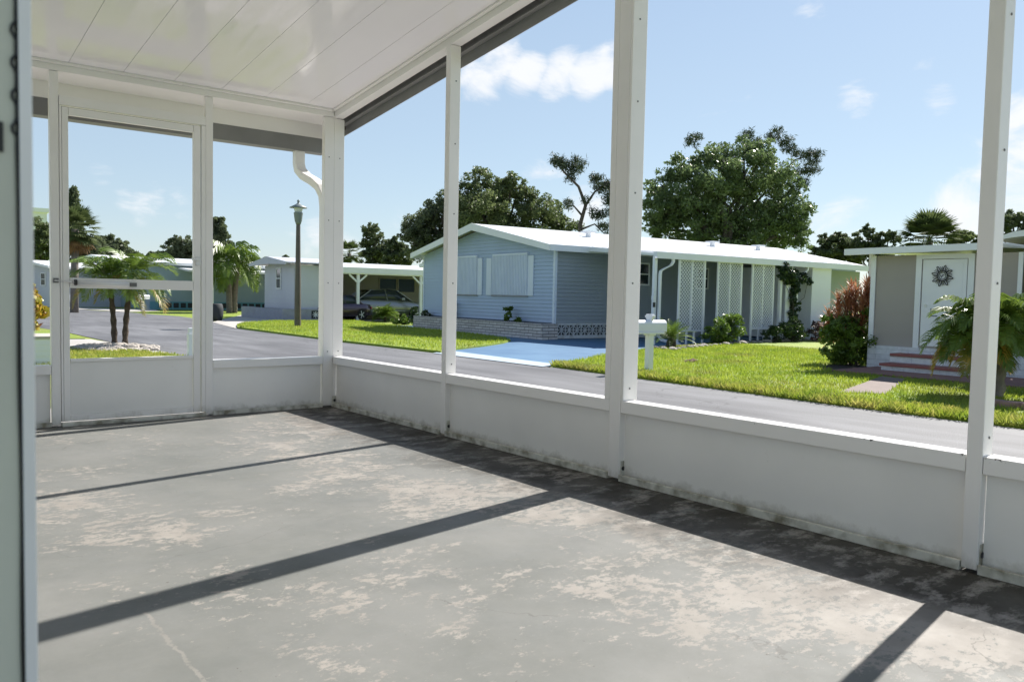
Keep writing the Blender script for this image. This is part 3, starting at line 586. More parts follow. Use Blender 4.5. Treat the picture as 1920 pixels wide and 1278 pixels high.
MB().box((-1.085, -.014, 1.10), (-1.052, -.002, 1.16)).box((-1.118, -.03, 1.135), (-1.06, -.014, 1.150)).build('latch', M['alum'], DR)

MB().box((-3.10, -5.30, 0), (-2.99, .05, 2.37)).build('home_bounce_wall', M['white2'], PO)  # unseen wall beside the doorway, added to bounce light into the porch
# door jamb of the home, right beside the camera
jb = at(75, 1278, .62); J = thing('door_jamb', 'blurred pale door jamb with black latch slot close at the left edge', 'door frame', (0, 0, 0))
fh = pxdir(58, 640)*np.array([1, 1, 0]); fh /= np.linalg.norm(fh); rh = np.array([fh[1], -fh[0], 0])
p0 = at(64.5, 600, .62); p0[2] = 0
def jbox(name, x0, x1, d0, d1, z0, z1, m, bevel=.0015):
    c = [p0+rh*a+fh*b for a, b in ((x0, d0), (x1, d0), (x1, d1), (x0, d1))]
    return MB().hexa([(q[0], q[1], z0) for q in c], [(q[0], q[1], z1) for q in c]).build(name, m, J, bevel=bevel)
M['jamb'] = mat('jamb_paint', (.60, .61, .54), .5, var=.12, vscale=6, bump=.05)
M['strip'] = mat('jamb_trim', (.84, .83, .85), .3, var=.08, vscale=8)
jbox('jamb_face', -.40, -.0104, 0, .09, 0, 2.45, M['jamb'])
jbox('outer_trim', -.0085, 0.0, -.004, .10, 0, 2.45, M['strip'], .001)
jbox('gap', -.0103, -.0086, .012, .09, 0, 2.45, M['black'], 0)
wb = MB(); pp = []
for i in range(400):
    z = .30+i*.0035; amp = (.0032*max(0, sin(z*262)) if 1.025 < z < 1.125 else .0006*sin(z*31)); q = p0+rh*(-.0098-amp)+fh*(-.0015); pp.append((q[0], q[1], z))
wb.tube(pp, .0013, 6).build('sealant_bead', M['black'], J, True)
zc = at(8, 265, .62)[2]
jbox('strike_slot', -.0275, -.0185, -.002, .0, zc-.011, zc+.011, M['black'], 0); jbox('strike_plate', -.034, -.0277, -.0012, 0, zc-.02, zc+.024, M['alum'], 0)
screws([at(4, py, .61) for py in (400, 456)], J, .0022, d=fh, ln=.01)

# ------------------------------------------------------------------ house builder helpers
def sidewall(mb, x0, x1, y0, y1, z0, z1, row=.112, out_=.028, topf=None):
    """lap siding between two ground points (x0,y0)-(x1,y1); outward = right-hand side of travel; topf(t)->z top"""
    d = np.array([x1-x0, y1-y0]); Ln = np.hypot(*d); d = d/Ln; nrm = np.array([d[1], -d[0]])
    nrow = int(math.ceil((z1-z0)/row-1e-6))
    for i in range(nrow):
        za = z0+i*row; zb = min(za+row, z1); t0, t1 = 0.0, 1.0
        if topf:
            ts = np.linspace(0, 1, 81); ok = [t for t in ts if topf(t) >= zb-.02]
            if not ok: continue
            t0, t1 = min(ok), max(ok)
        a = np.array([x0, y0])+d*Ln*t0; b = np.array([x0, y0])+d*Ln*t1; ao = a+nrm*out_; bo = b+nrm*out_
        mb.add([(a[0], a[1], za), (b[0], b[1], za), (bo[0], bo[1], za), (ao[0], ao[1], za), (a[0]+nrm[0]*.002, a[1]+nrm[1]*.002, zb), (b[0]+nrm[0]*.002, b[1]+nrm[1]*.002, zb)],
               [(3, 2, 5, 4), (0, 1, 2, 3)])
def window(parent, x, y, wd, ht, z, ax, m='white2', sash=True, d=.03):
    """ax 'x': window lies in plane x=const facing -x ; 'y': plane y=const facing -y ; (x,y) is its centre"""
    mb = MB(); g = MB(); f_ = .05
    if ax == 'x':
        q = lambda a0, a1, z0, z1, d0, d1, B: B.box((x-d1, y+a0, z0), (x-d0, y+a1, z1))
    else: q = lambda a0, a1, z0, z1, d0, d1, B: B.box((x+a0, y-d1, z0), (x+a1, y-d0, z1))
    q(-wd/2, wd/2, z+ht-f_, z+ht, .0, d, mb); q(-wd/2, wd/2, z, z+f_, 0, d, mb); q(-wd/2, -wd/2+f_, z+f_, z+ht-f_, 0, d, mb); q(wd/2-f_, wd/2, z+f_, z+ht-f_, 0, d, mb)
    if sash: q(-wd/2+f_, wd/2-f_, z+ht/2-.02, z+ht/2+.02, 0, d, mb)
    fr = mb.build('window', M[m], parent); q(-wd/2+f_, wd/2-f_, z+f_, z+ht-f_, .0, .012, g); g.build('pane', M['glass'], fr); return fr

# ------------------------------------------------------------------ the blue home  (local x = along its side, y = along its front, z from the street)
HB = thing('mobile_home', 'blue lap-sided home with white roof, two corrugated window shutters and white lattice panels', 'house', (12.91, 11.82, G), radians(-4))
W_, LN = 7.95, 15.0; ez, rdz = 2.70, 3.50
gz = lambda y: (ez+.02 + (rdz-ez)*(1-abs(y-W_/2)/(W_/2)))-.05
mb = MB(); sidewall(mb, 0, 0, W_, 0, .48, 3.45, topf=lambda t: gz(W_*(1-t)))
mb.add([(.0, 0, .4), (.0, W_, .4), (.0, W_, ez), (.0, W_/2, rdz-.05), (.0, 0, ez)], [(0, 1, 2, 3, 4)]); mb.build('front_wall', M['siding_blue'], HB)
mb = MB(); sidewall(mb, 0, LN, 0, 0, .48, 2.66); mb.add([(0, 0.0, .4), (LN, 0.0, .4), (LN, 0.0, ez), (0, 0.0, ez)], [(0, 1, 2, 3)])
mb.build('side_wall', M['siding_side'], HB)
MB().add([(0, W_, .0), (LN, W_, .0), (LN, W_, ez), (0, W_, ez)], [(0, 1, 2, 3)]).add([(LN, 0, 0), (LN, W_, 0), (LN, W_, ez), (LN, W_/2, rdz-.05), (LN, 0, ez)], [(0, 1, 2, 3, 4)]).build('rear_wall', M['siding_blue'], HB)
MB().box((-.036, -.036, .46), (.05, .05, 2.68)).build('corner_trim', M['shutter'], HB); MB().box((-.036, W_-.04, .46), (.05, W_+.03, 2.68)).build('corner_trim', M['shutter'], HB)
rf = MB()
oh, oe, th = .42, .28, .05
prof = lambda y: (rdz+.04) - (rdz-ez)*abs(y-W_/2)/(W_/2)
for sgn in (0, 1):
    ys = (W_/2, -oe) if sgn == 0 else (W_/2, W_+oe); z0_, z1_ = prof(ys[0]), prof(ys[1])
    rf.hexa([(-oh, ys[0], z0_), (LN+.3, ys[0], z0_), (LN+.3, ys[1], z1_), (-oh, ys[1], z1_)], [(-oh, ys[0], z0_+th), (LN+.3, ys[0], z0_+th), (LN+.3, ys[1], z1_+th), (-oh, ys[1], z1_+th)])
roof = rf.build('roof', M['roofw'], HB)
fa = MB()
for ys in ((W_/2, -oe), (W_/2, W_+oe)):
    z0_, z1_ = prof(ys[0]), prof(ys[1])
    fa.hexa([(-oh-.03, ys[0], z0_-.17), (-oh+.0, ys[0], z0_-.17), (-oh+.0, ys[1], z1_-.12), (-oh-.03, ys[1], z1_-.12)], [(-oh-.03, ys[0], z0_+th+.012), (-oh, ys[0], z0_+th+.012), (-oh, ys[1], z1_+th+.012), (-oh-.03, ys[1], z1_+th+.012)])
fa.box((-oh, -oe-.03, prof(-oe)-.12), (3.8, -oe-.002, prof(-oe)+th+.01)).box((-oh, W_+oe+.002, prof(-oe)-.12), (LN, W_+oe+.03, prof(-oe)+th+.01))
fa.build('fascia', M['white2'], HB)
MB().add([(-oh, 0, ez-.02), (0, 0, ez-.02), (0, -oe, ez-.06), (-oh, -oe, ez-.06)], [(0, 1, 2, 3)]).build('soffit', M['white2'], HB)
for x_ in (3.4, 5.2, 9.6, 12.3):
    zc_ = prof(2.6)+th; v = MB().tube([(x_, 2.6, zc_-.05), (x_, 2.6, zc_+.13)], .10, 14).box((x_-.19, 2.41, zc_+.13), (x_+.19, 2.79, zc_+.19)); v.build('roof_vent', M['white2'], roof)
# corrugated storm shutters
for (ya, yb) in ((1.02, 3.35), (3.9, 6.25)):
    mb = MB(); n_ = int((yb-ya-.3)/.085); y_ = ya+.30
    for i in range(n_):
        a = y_+i*.085; prf = [(0, .02), (.02, .085), (.05, .085), (.07, .02), (.085, .02)]
        for (p, d_), (q, e_) in zip(prf, prf[1:]): mb.add([(-d_, a+p, 1.27), (-e_, a+q, 1.27), (-e_, a+q, 2.52), (-d_, a+p, 2.52)], [(0, 1, 2, 3)])
    s_ = mb.build('shutter', M['shutter'], HB)
    MB().box((-.085, ya+.28, 2.52), (-.02, yb-.12, 2.575)).build('shutter_track', M['shutter'], s_)
    MB().box((-.055, ya+.28, 1.225), (-.02, yb-.02, 1.27)).build('shutter_sill', M['greyblk'], s_)
    MB().box((-.05, ya, 1.26), (-.02, ya+.27, 2.48)).build('side_panel', M['shutter'], s_)
    if ya < 2: MB().box((-.06, yb-.03, 1.26), (-.02, yb+.26, 2.46)).build('side_panel', M['shutter'], s_)
window(HB, 3.45, -.02, .62, .72, 1.66, 'y'); window(HB, 8.42, -.02, .62, .72, 1.60, 'y'); window(HB, 6.2, -.02, .6, .72, 1.6, 'y')
# skirting with openwork flower blocks
MB().box((0.0, .03, 0), (LN, .06, .48)).build('skirting_backing', M['dark'], HB)
mb = MB(); mb.box((0.1, -.04, .42), (3.95, .02, .475)).box((0.1, -.04, .02), (3.95, .02, .12)); k = 0; bs_ = .30
for i in range(13):
    x_ = .12+i*bs_; z_ = .12; mb.box((x_-.01, -.035, z_), (x_+.012, .02, z_+bs_))
    c = (x_+bs_/2, -.008, z_+bs_/2)
    for a in (45, 135, 90, 0): dx, dz = cos(radians(a))*bs_*.5, sin(radians(a))*bs_*.5; s2 = 1.38 if a in (45, 135) else 1; mb.bar((c[0]-dx*s2, c[1], c[2]-dz*s2), (c[0]+dx*s2, c[1], c[2]+dz*s2), .022, .04, (0, 1, 0))
mb.build('openwork_skirting', M['blockwhite'], HB)
MB().box((4.0, -.03, 0), (LN, .0, .48)).build('skirting', M['siding_side'], HB)
# brick planter along the front
mb = MB().box((-.62, -.25, 0), (-.50, 7.6, .46)).box((-.50, -.25, 0), (-.05, -.13, .46)).box((-.50, 7.48, 0), (-.05, 7.6, .46))
MB2 = mb.build('brick_planter', M['brick'], HB, bevel=.004)
MB().box((-.50, -.13, 0), (-.03, 7.48, .40)).build('planter_soil', M['soil'], MB2)
MB().box((-.0, 0, 0), (.03, W_, .48)).build('front_skirting', M['greyblk'], HB)
# patio cover on the side
PC0, PC1, PB = 1.0, 13.6, -3.05
cov = MB().hexa([(PC0, -.05, 2.63), (PC1, -.05, 2.63), (PC1, PB, 2.40), (PC0, PB, 2.40)], [(PC0, -.05, 2.77), (PC1, -.05, 2.77), (PC1, PB, 2.46), (PC0, PB, 2.46)])
for i in range(31):
    x_ = PC0+.1+i*.41; cov.hexa([(x_, -.3, 2.735), (x_+.05, -.3, 2.735), (x_+.05, PB, 2.46), (x_, PB, 2.46)], [(x_, -.3, 2.755), (x_+.05, -.3, 2.755), (x_+.05, PB, 2.475), (x_, PB, 2.475)])
pcv = cov.build('patio_cover', M['roofw'], HB)
gt = MB().box((PC0-.04, PB-.13, 2.33), (PC1, PB-.0, 2.34)).box((PC0-.04, PB-.14, 2.33), (PC1, PB-.13, 2.50)).box((PC0-.04, PB-.004, 2.37), (PC1, PB, 2.44)).box((PC0-.05, PB-.14, 2.36), (PC0-.04, PB, 2.50)).build('patio_gutter', M['white2'], pcv)
MB().box((PC0+.02, PB-.0, 0), (PC0+.11, PB+.09, 2.38)).build('patio_post', M['white2'], HB)
MB().box((6.35, PB, 0), (6.44, PB+.09, 2.38)).build('patio_post', M['white2'], HB)
rect_tube([(PC0+.62, PB-.08, 2.36), (PC0+.62, PB-.08, 2.25), (PC0+.55, PB-.07, 2.16), (PC0+.30, PB-.06, 2.06), (PC0+.19, PB-.05, 2.0), (PC0+.17, PB-.05, 1.9), (PC0+.17, PB-.05, .25), (PC0+.25, PB-.10, .14), (PC0+.62, PB-.42, .03)], .07, .07, M['white2'], 'downspout', pcv)
rect_tube([(7.55, PB-.08, 2.36), (7.55, PB-.08, 2.26), (7.45, PB-.07, 2.17), (7.2, PB-.06, 2.08), (7.1, PB-.05, 2.0), (7.08, PB-.05, 1.9), (7.08, PB-.05, .1)], .07, .07, M['white2'], 'downspout', pcv)
MB().box((PC0-.05, PB-.05, 1.22), (PC0+.02, PB+.03, 1.33)).tube([(PC0-.03, PB-.03, 1.38), (PC0-.03, PB-.03, 1.46)], .03, 8).build('outlet_box', M['white2'], HB)
MB().box((PC0-.02, PB-.06, 1.02), (PC0+.02, PB, 1.15)).build('padlock_box', M['black'], HB)
for (xa, xb, zb) in ((1.98, 2.98, .35), (3.55, 4.55, .60), (5.05, 6.02, .40)):
    mb = MB(); z1_, zt = zb, 2.36; y_ = PB+.02; xm = (xa+xb)/2
    for (x_, w2) in ((xa, .06), (xm, .045), (xb, .06)): mb.box((x_-w2/2, y_-.024, z1_), (x_+w2/2, y_+.024, zt))
    mb.box((xa, y_-.022, z1_), (xb, y_+.022, z1_+.05)).box((xa, y_-.022, zt-.04), (xb, y_+.022, zt))
    for x_ in (xa+.0, xa+.35, xb-.35, xb): mb.box((x_-.025, y_-.02, 0), (x_+.025, y_+.02, z1_))
    stp = .108; sw_ = .021
    Wd = xb-xa; Hd = zt-z1_
    for fam, dy in ((1, -.006), (-1, .006)):
        k = -int(Hd/stp)-1
        while k*stp < Wd+Hd:
            if fam == 1: pts = [(xa+k*stp+t, z1_+t) for t in (0, Hd)]
            else: pts = [(xa+k*stp+t, zt-t) for t in (0, Hd)]
            (x0_, za), (x1_, zb_) = pts; L0 = x1_-x0_
            ta = max(0, (xa-x0_)/L0); tb = min(1, (xb-x0_)/L0)
            if tb > ta+.01: mb.bar((x0_+L0*ta, y_+dy, za+(zb_-za)*ta), (x0_+L0*tb, y_+dy, za+(zb_-za)*tb), sw_, .008, (0, 1, 0)) if False else mb.bar((x0_+L0*ta, y_+dy, za+(zb_-za)*ta), (x0_+L0*tb, y_+dy, za+(zb_-za)*tb), .008, sw_, (0, 1, 0)) if False else mb.hexa(
                [(x0_+L0*ta-sw_*.7, y_+dy-.004, za+(zb_-za)*ta), (x0_+L0*ta+sw_*.7, y_+dy-.004, za+(zb_-za)*ta), (x0_+L0*ta+sw_*.7, y_+dy+.004, za+(zb_-za)*ta), (x0_+L0*ta-sw_*.7, y_+dy+.004, za+(zb_-za)*ta)],
                [(x0_+L0*tb-sw_*.7, y_+dy-.004, za+(zb_-za)*tb), (x0_+L0*tb+sw_*.7, y_+dy-.004, za+(zb_-za)*tb), (x0_+L0*tb+sw_*.7, y_+dy+.004, za+(zb_-za)*tb), (x0_+L0*tb-sw_*.7, y_+dy+.004, za+(zb_-za)*tb)])
            k += 1
    mb.build('lattice_panel', M['white2'], HB)
# narrow trellis boards carrying the vine, storage room and recess further back
MB().box((6.62, PB+.0, .25), (6.84, PB+.03, 2.34)).box((6.9, PB+.05, .2), (7.0, PB+.08, 2.34)).build('trellis_board', M['white2'], HB)
MB().box((7.95, PB+.02, .05), (8.95, -.02, 2.39)).build('storage_room', M['white2'], HB)
MB().box((8.96, -1.6, .0), (12.8, -.02, 2.39)).build('storage_room', M['siding_side'], HB)
window(HB, 9.35, -1.62, .5, .6, 1.75, 'y', 'siding_side')
# entry canopy, post, rail and steps on the far side
MB().hexa([(.5, W_+.02, 2.42), (3.4, W_+.02, 2.42), (3.4, W_+1.35, 2.28), (.5, W_+1.35, 2.28)], [(.5, W_+.02, 2.54), (3.4, W_+.02, 2.54), (3.4, W_+1.35, 2.42), (.5, W_+1.35, 2.42)]).build('entry_canopy', M['white2'], HB)
MB().box((.6, W_+.62, 0), (.72, W_+.74, 2.34)).build('canopy_post', M['white2'], HB); MB().box((3.2, W_+.62, 0), (3.32, W_+.74, 2.34)).build('canopy_post', M['white2'], HB)
mb = MB().bar((.55, W_+.1, 1.35), (.55, W_+.95, 1.05), .04).bar((.55, W_+.1, .75), (.55, W_+.95, .5), .03)
for y_ in (.15, .35, .55, .75, .93): mb.box((.54, W_+y_, .3), (.56, W_+y_+.02, 1.33-.35*(y_-.1)))
mb.build('handrail', M['white2'], HB)
MB().box((.6, W_+.02, 0), (2.2, W_+.9, .25)).box((.6, W_+.02, .25), (2.2, W_+.5, .48)).build('entry_step', M['concrete'], HB)

def HBp(x, y, z=0): a = radians(-4); return np.array([12.91+x*cos(a)-y*sin(a), 11.82+x*sin(a)+y*cos(a), G+z])
for i, (x, y, s_, lb) in enumerate(((-.28, 1.95, 1.0, 'small leafy plant under the right shutter in the brick planter'), (-.28, 5.55, 1.25, 'tall leafy plant under the left shutter in the brick planter'))):
    shrub('planter_plant', lb, 'plant', HBp(x, y, .40), [((0, 0, .20*s_), .14*s_), ((.02, .03, .42*s_), .13*s_)], 420, .09, M['shrub'], group='plants in the brick planter', stems=3)
shrub('planter_plant', 'wispy low plant beside the small leafy one in the brick planter', 'plant', HBp(-.28, 1.45, .40), [((0, 0, .10), .12)], 160, .07, M['shrub'], group='plants in the brick planter', stems=3)
shrub('flower_plant', 'leafy plant with white blooms at the far end of the brick planter', 'plant', HBp(-.25, 7.2, .40), [((0, 0, .15), .16), ((0, .2, .12), .12)], 420, .08, M['shrubd'], stems=3, extra=[(M['paleflower'], .12, .07)])
# vine
vb = HBp(6.85, PB-.05, 0)
shrub('vine', 'dark leafy vine climbing the white trellis under the patio cover', 'vine', vb, [((-.35, 0, 2.1), .32), ((.0, 0, 1.9), .30), ((.05, 0, 1.5), .24), ((.15, 0, 1.15), .22), ((.1, 0, .8), .22), ((.2, 0, .45), .30), ((.45, 0, 2.1), .22), ((-.55, 0, 2.25), .2), ((.85, -.05, 1.9), .12)], 7000, .085, M['vine'], stems=9, shell=.2, extra=[(M['paleflower'], .02, .06)])

# bed plants along the patio
def cycad(name, label, base, n_=28, ln=.55, m='frond'):
    T = thing(name, label, 'plant', base); MB().lathe([(.10, -.05), (.13, .05), (.12, .16), (.07, .22)], n=10).build('trunk', M['palmbark'], T)
    Q = [frond((0, 0, .2), k*2.4, 1.25-1.15*k/n_, ln*random.uniform(.85, 1.1), 22, .11, .008, .5) for k in range(n_)]; quads('crown', np.concatenate(Q), M[m], T)
cycad('cycad', 'spiky cycad with upright fronds behind the mailbox', (12.75, 7.25, G+.04), 34, .62)
shrub('shrub', 'bushy green shrub with lighter tips before the second lattice panel', 'shrub', HBp(2.85, -3.75), [((0, 0, .35), .38), ((.45, .05, .45), .38), ((.75, 0, .60), .26), ((-.3, 0, .3), .28)], 3600, .075, M['shrub'])
shrub('shrub', 'low dark shrub before the third lattice panel', 'shrub', HBp(5.35, -3.6), [((0, 0, .25), .3), ((.5, .0, .33), .32)], 2000, .07, M['shrubd'])
shrub('shrub', 'rounded dark shrub at the foot of the vine', 'shrub', HBp(6.25, -3.6), [((0, 0, .38), .36), ((.45, .1, .3), .3)], 1800, .07, M['shrubd'])
shrub('shrub', 'deep maroon shrub between the vine and the red flowers', 'shrub', HBp(7.4, -3.75), [((0, 0, .35), .35), ((.4, 0, .3), .3)], 1700, .07, mat('maroon_leaves', (.04, .02, .022), .5, col2=(.10, .05, .04), vscale=4, transl=.15))
shrub('flowering_shrub', 'shrub with red blooms in front of the white storage wall', 'shrub', HBp(8.1, -3.9), [((0, 0, .45), .34), ((.3, -.1, .35), .3)], 1500, .07, M['shrubd'], extra=[(M['rose'], .10, .10)])
shrub('variegated_shrub', 'pale speckled shrub beside the red blooms', 'shrub', HBp(8.9, -3.9), [((0, 0, .42), .42), ((.35, -.2, .3), .4), ((-.2, -.1, .7), .25)], 2600, .07, M['shrubd'], extra=[(M['paleflower'], .5, .07)])
# big shrub and cordyline at the corner of the tan home
bb = ground(1606, 690); bb[2] = G
shrub('corner_shrub', 'large glossy green shrub at the left corner of the tan home', 'shrub', bb, [((0, 0, .45), .38), ((-.25, .25, .55), .35), ((.2, .0, .85), .32), ((-.35, .3, .85), .26), ((.05, .1, .25), .36), ((-.15, .35, .28), .3)], 6800, .075, M['shrub'], shell=.5)
cb = bb+np.array([.22, .20, 0])
T = thing('cordyline', 'rusty red spiky cordyline rising behind the green corner shrub', 'plant', cb); mb = MB(); Q = []
for i, (dx, dy, h) in enumerate(((0, 0, 1.50), (.18, -.12, 1.62), (-.25, .20, 1.30), (.12, .16, 1.55), (-.08, -.18, 1.3), (-.18, .08, 1.42), (-.34, .34, 1.02), (.24, .0, 1.4))):
    mb.tube([(dx*.3, dy*.3, -.05), (dx*.7, dy*.7, h*.5), (dx, dy, h-.1)], [.022, .018, .014], 6)
    for k in range(190):
        az = random.uniform(0, 2*pi); el = random.uniform(-.3, 1.4); t = random.uniform(0, 1); p = np.array((dx, dy, h-.6*t)); d = np.array([cos(az)*cos(el), sin(az)*cos(el), sin(el)]); L_ = random.uniform(.22, .36)
        s_ = np.cross(d, (0, 0, 1)); s_ /= np.linalg.norm(s_)+1e-6; q = p+d*L_*.5; e = q+(d+np.array([0, 0, -.3]))*L_*.45; s_ *= .012; Q.append([p-s_*.5, p+s_*.5, q+s_, q-s_]); Q.append([q-s_, q+s_, e+s_*.1, e-s_*.1])
mb.build('stem', M['bark'], T, True); quads('foliage', np.array(Q), M['red'], T)

# ------------------------------------------------------------------ tan home   (local x away from road, y = north, z from street)
HT = thing('tan_house', 'tan-sided house with white entry door, red-edged steps and white block base', 'house', (11.83, 1.67, G))
V = lambda x0, x1, v0, v1, z0, z1: ((x0, -v1, z0), (x1, -v0, z1))
mb = MB(); sidewall(mb, 0, 0, 0, -2.5, .46, 2.12, .20, .006); mb.box(*V(.0, .12, 0, 2.5, .3, 2.12)); mb.build('front_wall', M['tan'], HT)
MB().box(*V(.12, 3.5, .0, .08, .3, 2.12)).build('side_wall', M['tan'], HT)
MB().box(*V(-.06, .12, -.02, 7, 0, .46)).build('block_base', M['whiteblk'], HT)
MB().box(*V(-.035, -.011, -.03, .06, .46, 2.12)).box(*V(-.035, -.011, .80, .90, .46, 2.12)).box(*V(-.035, -.011, 1.68, 1.78, .46, 2.12)).box(*V(-.035, -.011, .90, 1.68, 2.04, 2.12)).box(*V(-.035, -.011, 2.45, 2.52, .46, 2.12)).build('corner_trim', M['white2'], HT)
dr = MB().box(*V(-.03, -.012, .92, 1.665, .50, 2.03)).build('entry_door', M['white2'], HT, bevel=.004)
MB().box(*V(-.034, -.030, .98, 1.60, .56, 1.96)).build('door_panel', M['white2'], dr, bevel=.003)
MB().tube([(-.05, -1.0, 1.22), (-.03, -1.0, 1.22)], .025, 10).build('door_knob', M['alum'], dr)
MB().box(*V(-.045, -.0345, 1.09, 1.10, 1.03, 1.17)).box(*V(-.045, -.0345, 1.10, 1.21, 1.155, 1.17)).box(*V(-.045, -.0345, 1.10, 1.21, 1.03, 1.045)).build('door_bracket', M['rust'], dr)
# wire sun ornament: looped rays round a ring
mb = MB(); cy, cz, xx = -1.27, 1.74, -.055
ring = lambda r, k=20: [(xx, cy+r*cos(2*pi*i/k), cz+r*sin(2*pi*i/k)) for i in range(k+1)]
mb.tube(ring(.085), .008, 5); mb.tube(ring(.060), .006, 5)
for i in range(8):
    a = 2*pi*i/8+.25
    pts = []
    for t in np.linspace(0, 1, 11):
        s_ = sin(pi*t); off = (t-.5)*2; r = .085+.10*s_**.6; aa = a+off*.16*(1 if abs(off) > .0 else 0)+.0; wid = .030*sin(2*pi*t) if False else 0
        aa = a-.17+.34*t; pts.append((xx, cy+r*cos(aa), cz+r*sin(aa)))
    mb.tube(pts, .0075, 5)
    for da in (.30, .48): b = a+da; mb.tube([(xx, cy+.09*cos(b), cz+.09*sin(b)), (xx, cy+.13*cos(b+.06), cz+.13*sin(b+.06)), (xx, cy+.165*cos(b), cz+.165*sin(b))], .005, 5)
mb.tube([(xx, cy-.035, cz+.01), (xx, cy-.01, cz+.025), (xx, cy+.01, cz-.03), (xx, cy+.035, cz+.02)], .007, 5)
orn = mb.build('sun_ornament', M['black']); orn.location = (11.83, 1.67, G); tag(orn, 'black wire sun ornament hanging on the white door', 'wall ornament')
MB().hexa([(-.24, .40, 2.17), (3.5, .40, 2.30), (3.5, -2.12, 2.34), (-.24, -2.12, 2.20)], [(-.24, .40, 2.25), (3.5, .40, 2.40), (3.5, -2.12, 2.44), (-.24, -2.12, 2.28)]).build('porch_roof', M['roofw'], HT)
MB().hexa([(-.32, .42, 2.13), (-.24, .42, 2.13), (-.24, -2.2, 2.16), (-.32, -2.2, 2.16)], [(-.32, .42, 2.245), (-.24, .42, 2.245), (-.24, -2.2, 2.275), (-.32, -2.2, 2.275)]).build('gutter', M['white2'], HT)
MB().box((.5, .28, 0), (.58, .36, 2.2)).build('roof_post', M['white2'], HT)
mb = MB(); prf = [(-2.22, 2.33), (-2.5, 2.42), (-2.9, 2.47), (-7, 2.60), (-7, 2.50), (-2.9, 2.36), (-2.5, 2.33), (-2.22, 2.29)]
mb.xprism(prf, -.45, 9); mb.build('main_roof', M['roofw'], HT)
MB().box((-.02, -7, .46), (.1, -2.56, 2.34)).box((3.5, -7, 0), (9, -.3, 2.32)).build('main_wall', M['siding_side'], HT); window(HT, -.02, -3.3, 1.1, 1.1, 1.0, 'x')
MB().box(*V(-1.65, -.07, .18, 7, 0, .075)).build('entry_slab', M['pinkslab'], HT, bevel=.01)
st = MB().box(*V(-.78, -.07, .62, 1.94, .075, .15)).box(*V(-.42, -.07, .58, 1.94, .15, .31)).box(*V(-.30, -.07, 1.96, 2.35, .075, .40)).build('steps', M['whiteblk'], HT)
MB().box(*V(-.82, -.40, .60, 1.93, .15, .195)).build('tread', M['redtread'], st, bevel=.004); MB().box(*V(-.45, -.07, .60, 1.93, .31, .355)).build('tread', M['redtread'], st, bevel=.004)
MB().box((-.0, -.0, 0), (.001, .001, .001))
# palm and blocks at the right edge
pb = ground(1868, 752); pb[2] = G
palm('palm', 'short bushy palm with yellowing lower fronds before the tan house', pb, [(0, 0, 1.0, .02, 0), (-.06, .16, .9, -.03, .05)], 30, .80, .23, .013, .085, el0=-.45, el1=1.25, droop=1.2, dead=6, nl=38, mt='palmgrey')
first = None
for i, (px_, py_, lb) in enumerate(((1862, 763, 'pink edging block just right of the porch post'), (1896, 767, 'pink edging block at the right edge of the photo'), (1935, 771, 'pink edging block continuing out of the frame'))):
    g_ = ground(px_, py_, G+.03)
    if first is None: first = MB().box((-.11, -.06, 0), (.11, .06, .095)).build('edging_block', M['brickpink'], bevel=.012); e = first
    else: e = first.copy(); COL.objects.link(e)
    e.location = (g_[0], g_[1], G+.03); e.rotation_euler = (0, 0, radians(-80+random.uniform(-6, 6))); tag(e, lb, 'edging block', 'pink blocks edging the palm bed')

# ------------------------------------------------------------------ mailboxes
def mailbox(label, loc, rz, sc_=1.0):
    T = thing('mailbox', label, 'mailbox', loc, rz, 'white mailboxes along the road'); T.scale = (sc_,)*3
    MB().box((-.052, -.052, -.02), (.052, .052, .78)).box((-.075, -.075, .60), (.075, .075, .66)).build('post', M['white2'], T, bevel=.006)
    prof = [(-.085, .66), (.085, .66), (.085, .78)]+[(.085*cos(a), .78+.075*sin(a)) for a in np.linspace(0, pi, 9)[1:-1]]+[(-.085, .78)]
    bd = MB().xprism(prof, -.36, .30).build('box', M['white2'], T, bevel=.006)
    MB().box((-.32, -.10, .625), (.24, .10, .66)).build('shelf', M['white2'], T, bevel=.006)
    MB().box((-.372, -.07, .68), (-.361, .07, .84)).build('door', M['white2'], bd, bevel=.003)
    MB().hexa([(-.02, -.02, .80), (.02, -.02, .80), (.02, .02, .80), (-.02, .02, .80)], [(-.03, -.11, .925), (.03, -.11, .925), (.03, .11, .925), (-.03, .11, .925)]).box((-.03, -.075, .925), (.03, .075, .95)).build('finial', M['white2'], T, bevel=.004)
    return T
g_ = ground(1216, 699); mailbox('large white mailbox on a square post in the lawn by the blue driveway', (g_[0], g_[1], G+.03), radians(-8), 1.0)
g_ = ground(268, 583); mailbox('distant white mailbox behind the twin palm trunks', (g_[0], g_[1], G), radians(200), 1.05)
g_ = ground(357, 667); T = thing('white_bollard', 'short white capped post at the lawn edge beside the screen door stile', 'post', (g_[0], g_[1], G)); MB().box((-.05, -.05, 0), (.05, .05, .42)).build('shaft', M['white2'], T, bevel=.006); MB().box((-.035, -.035, .42), (.035, .035, .52)).build('cap', M['white2'], T, bevel=.006)
g_ = ground(134, 571); MB().box((-.5, -.5, 0), (.5, .5, .7)).box((-.53, -.53, .7), (.53, .53, .76)).build('utility_box', M['white2'], bevel=.04).location = (g_[0], g_[1], G)
tag(bpy.data.objects['utility_box'], 'white utility box on the far lawn at the left of the road', 'utility box')
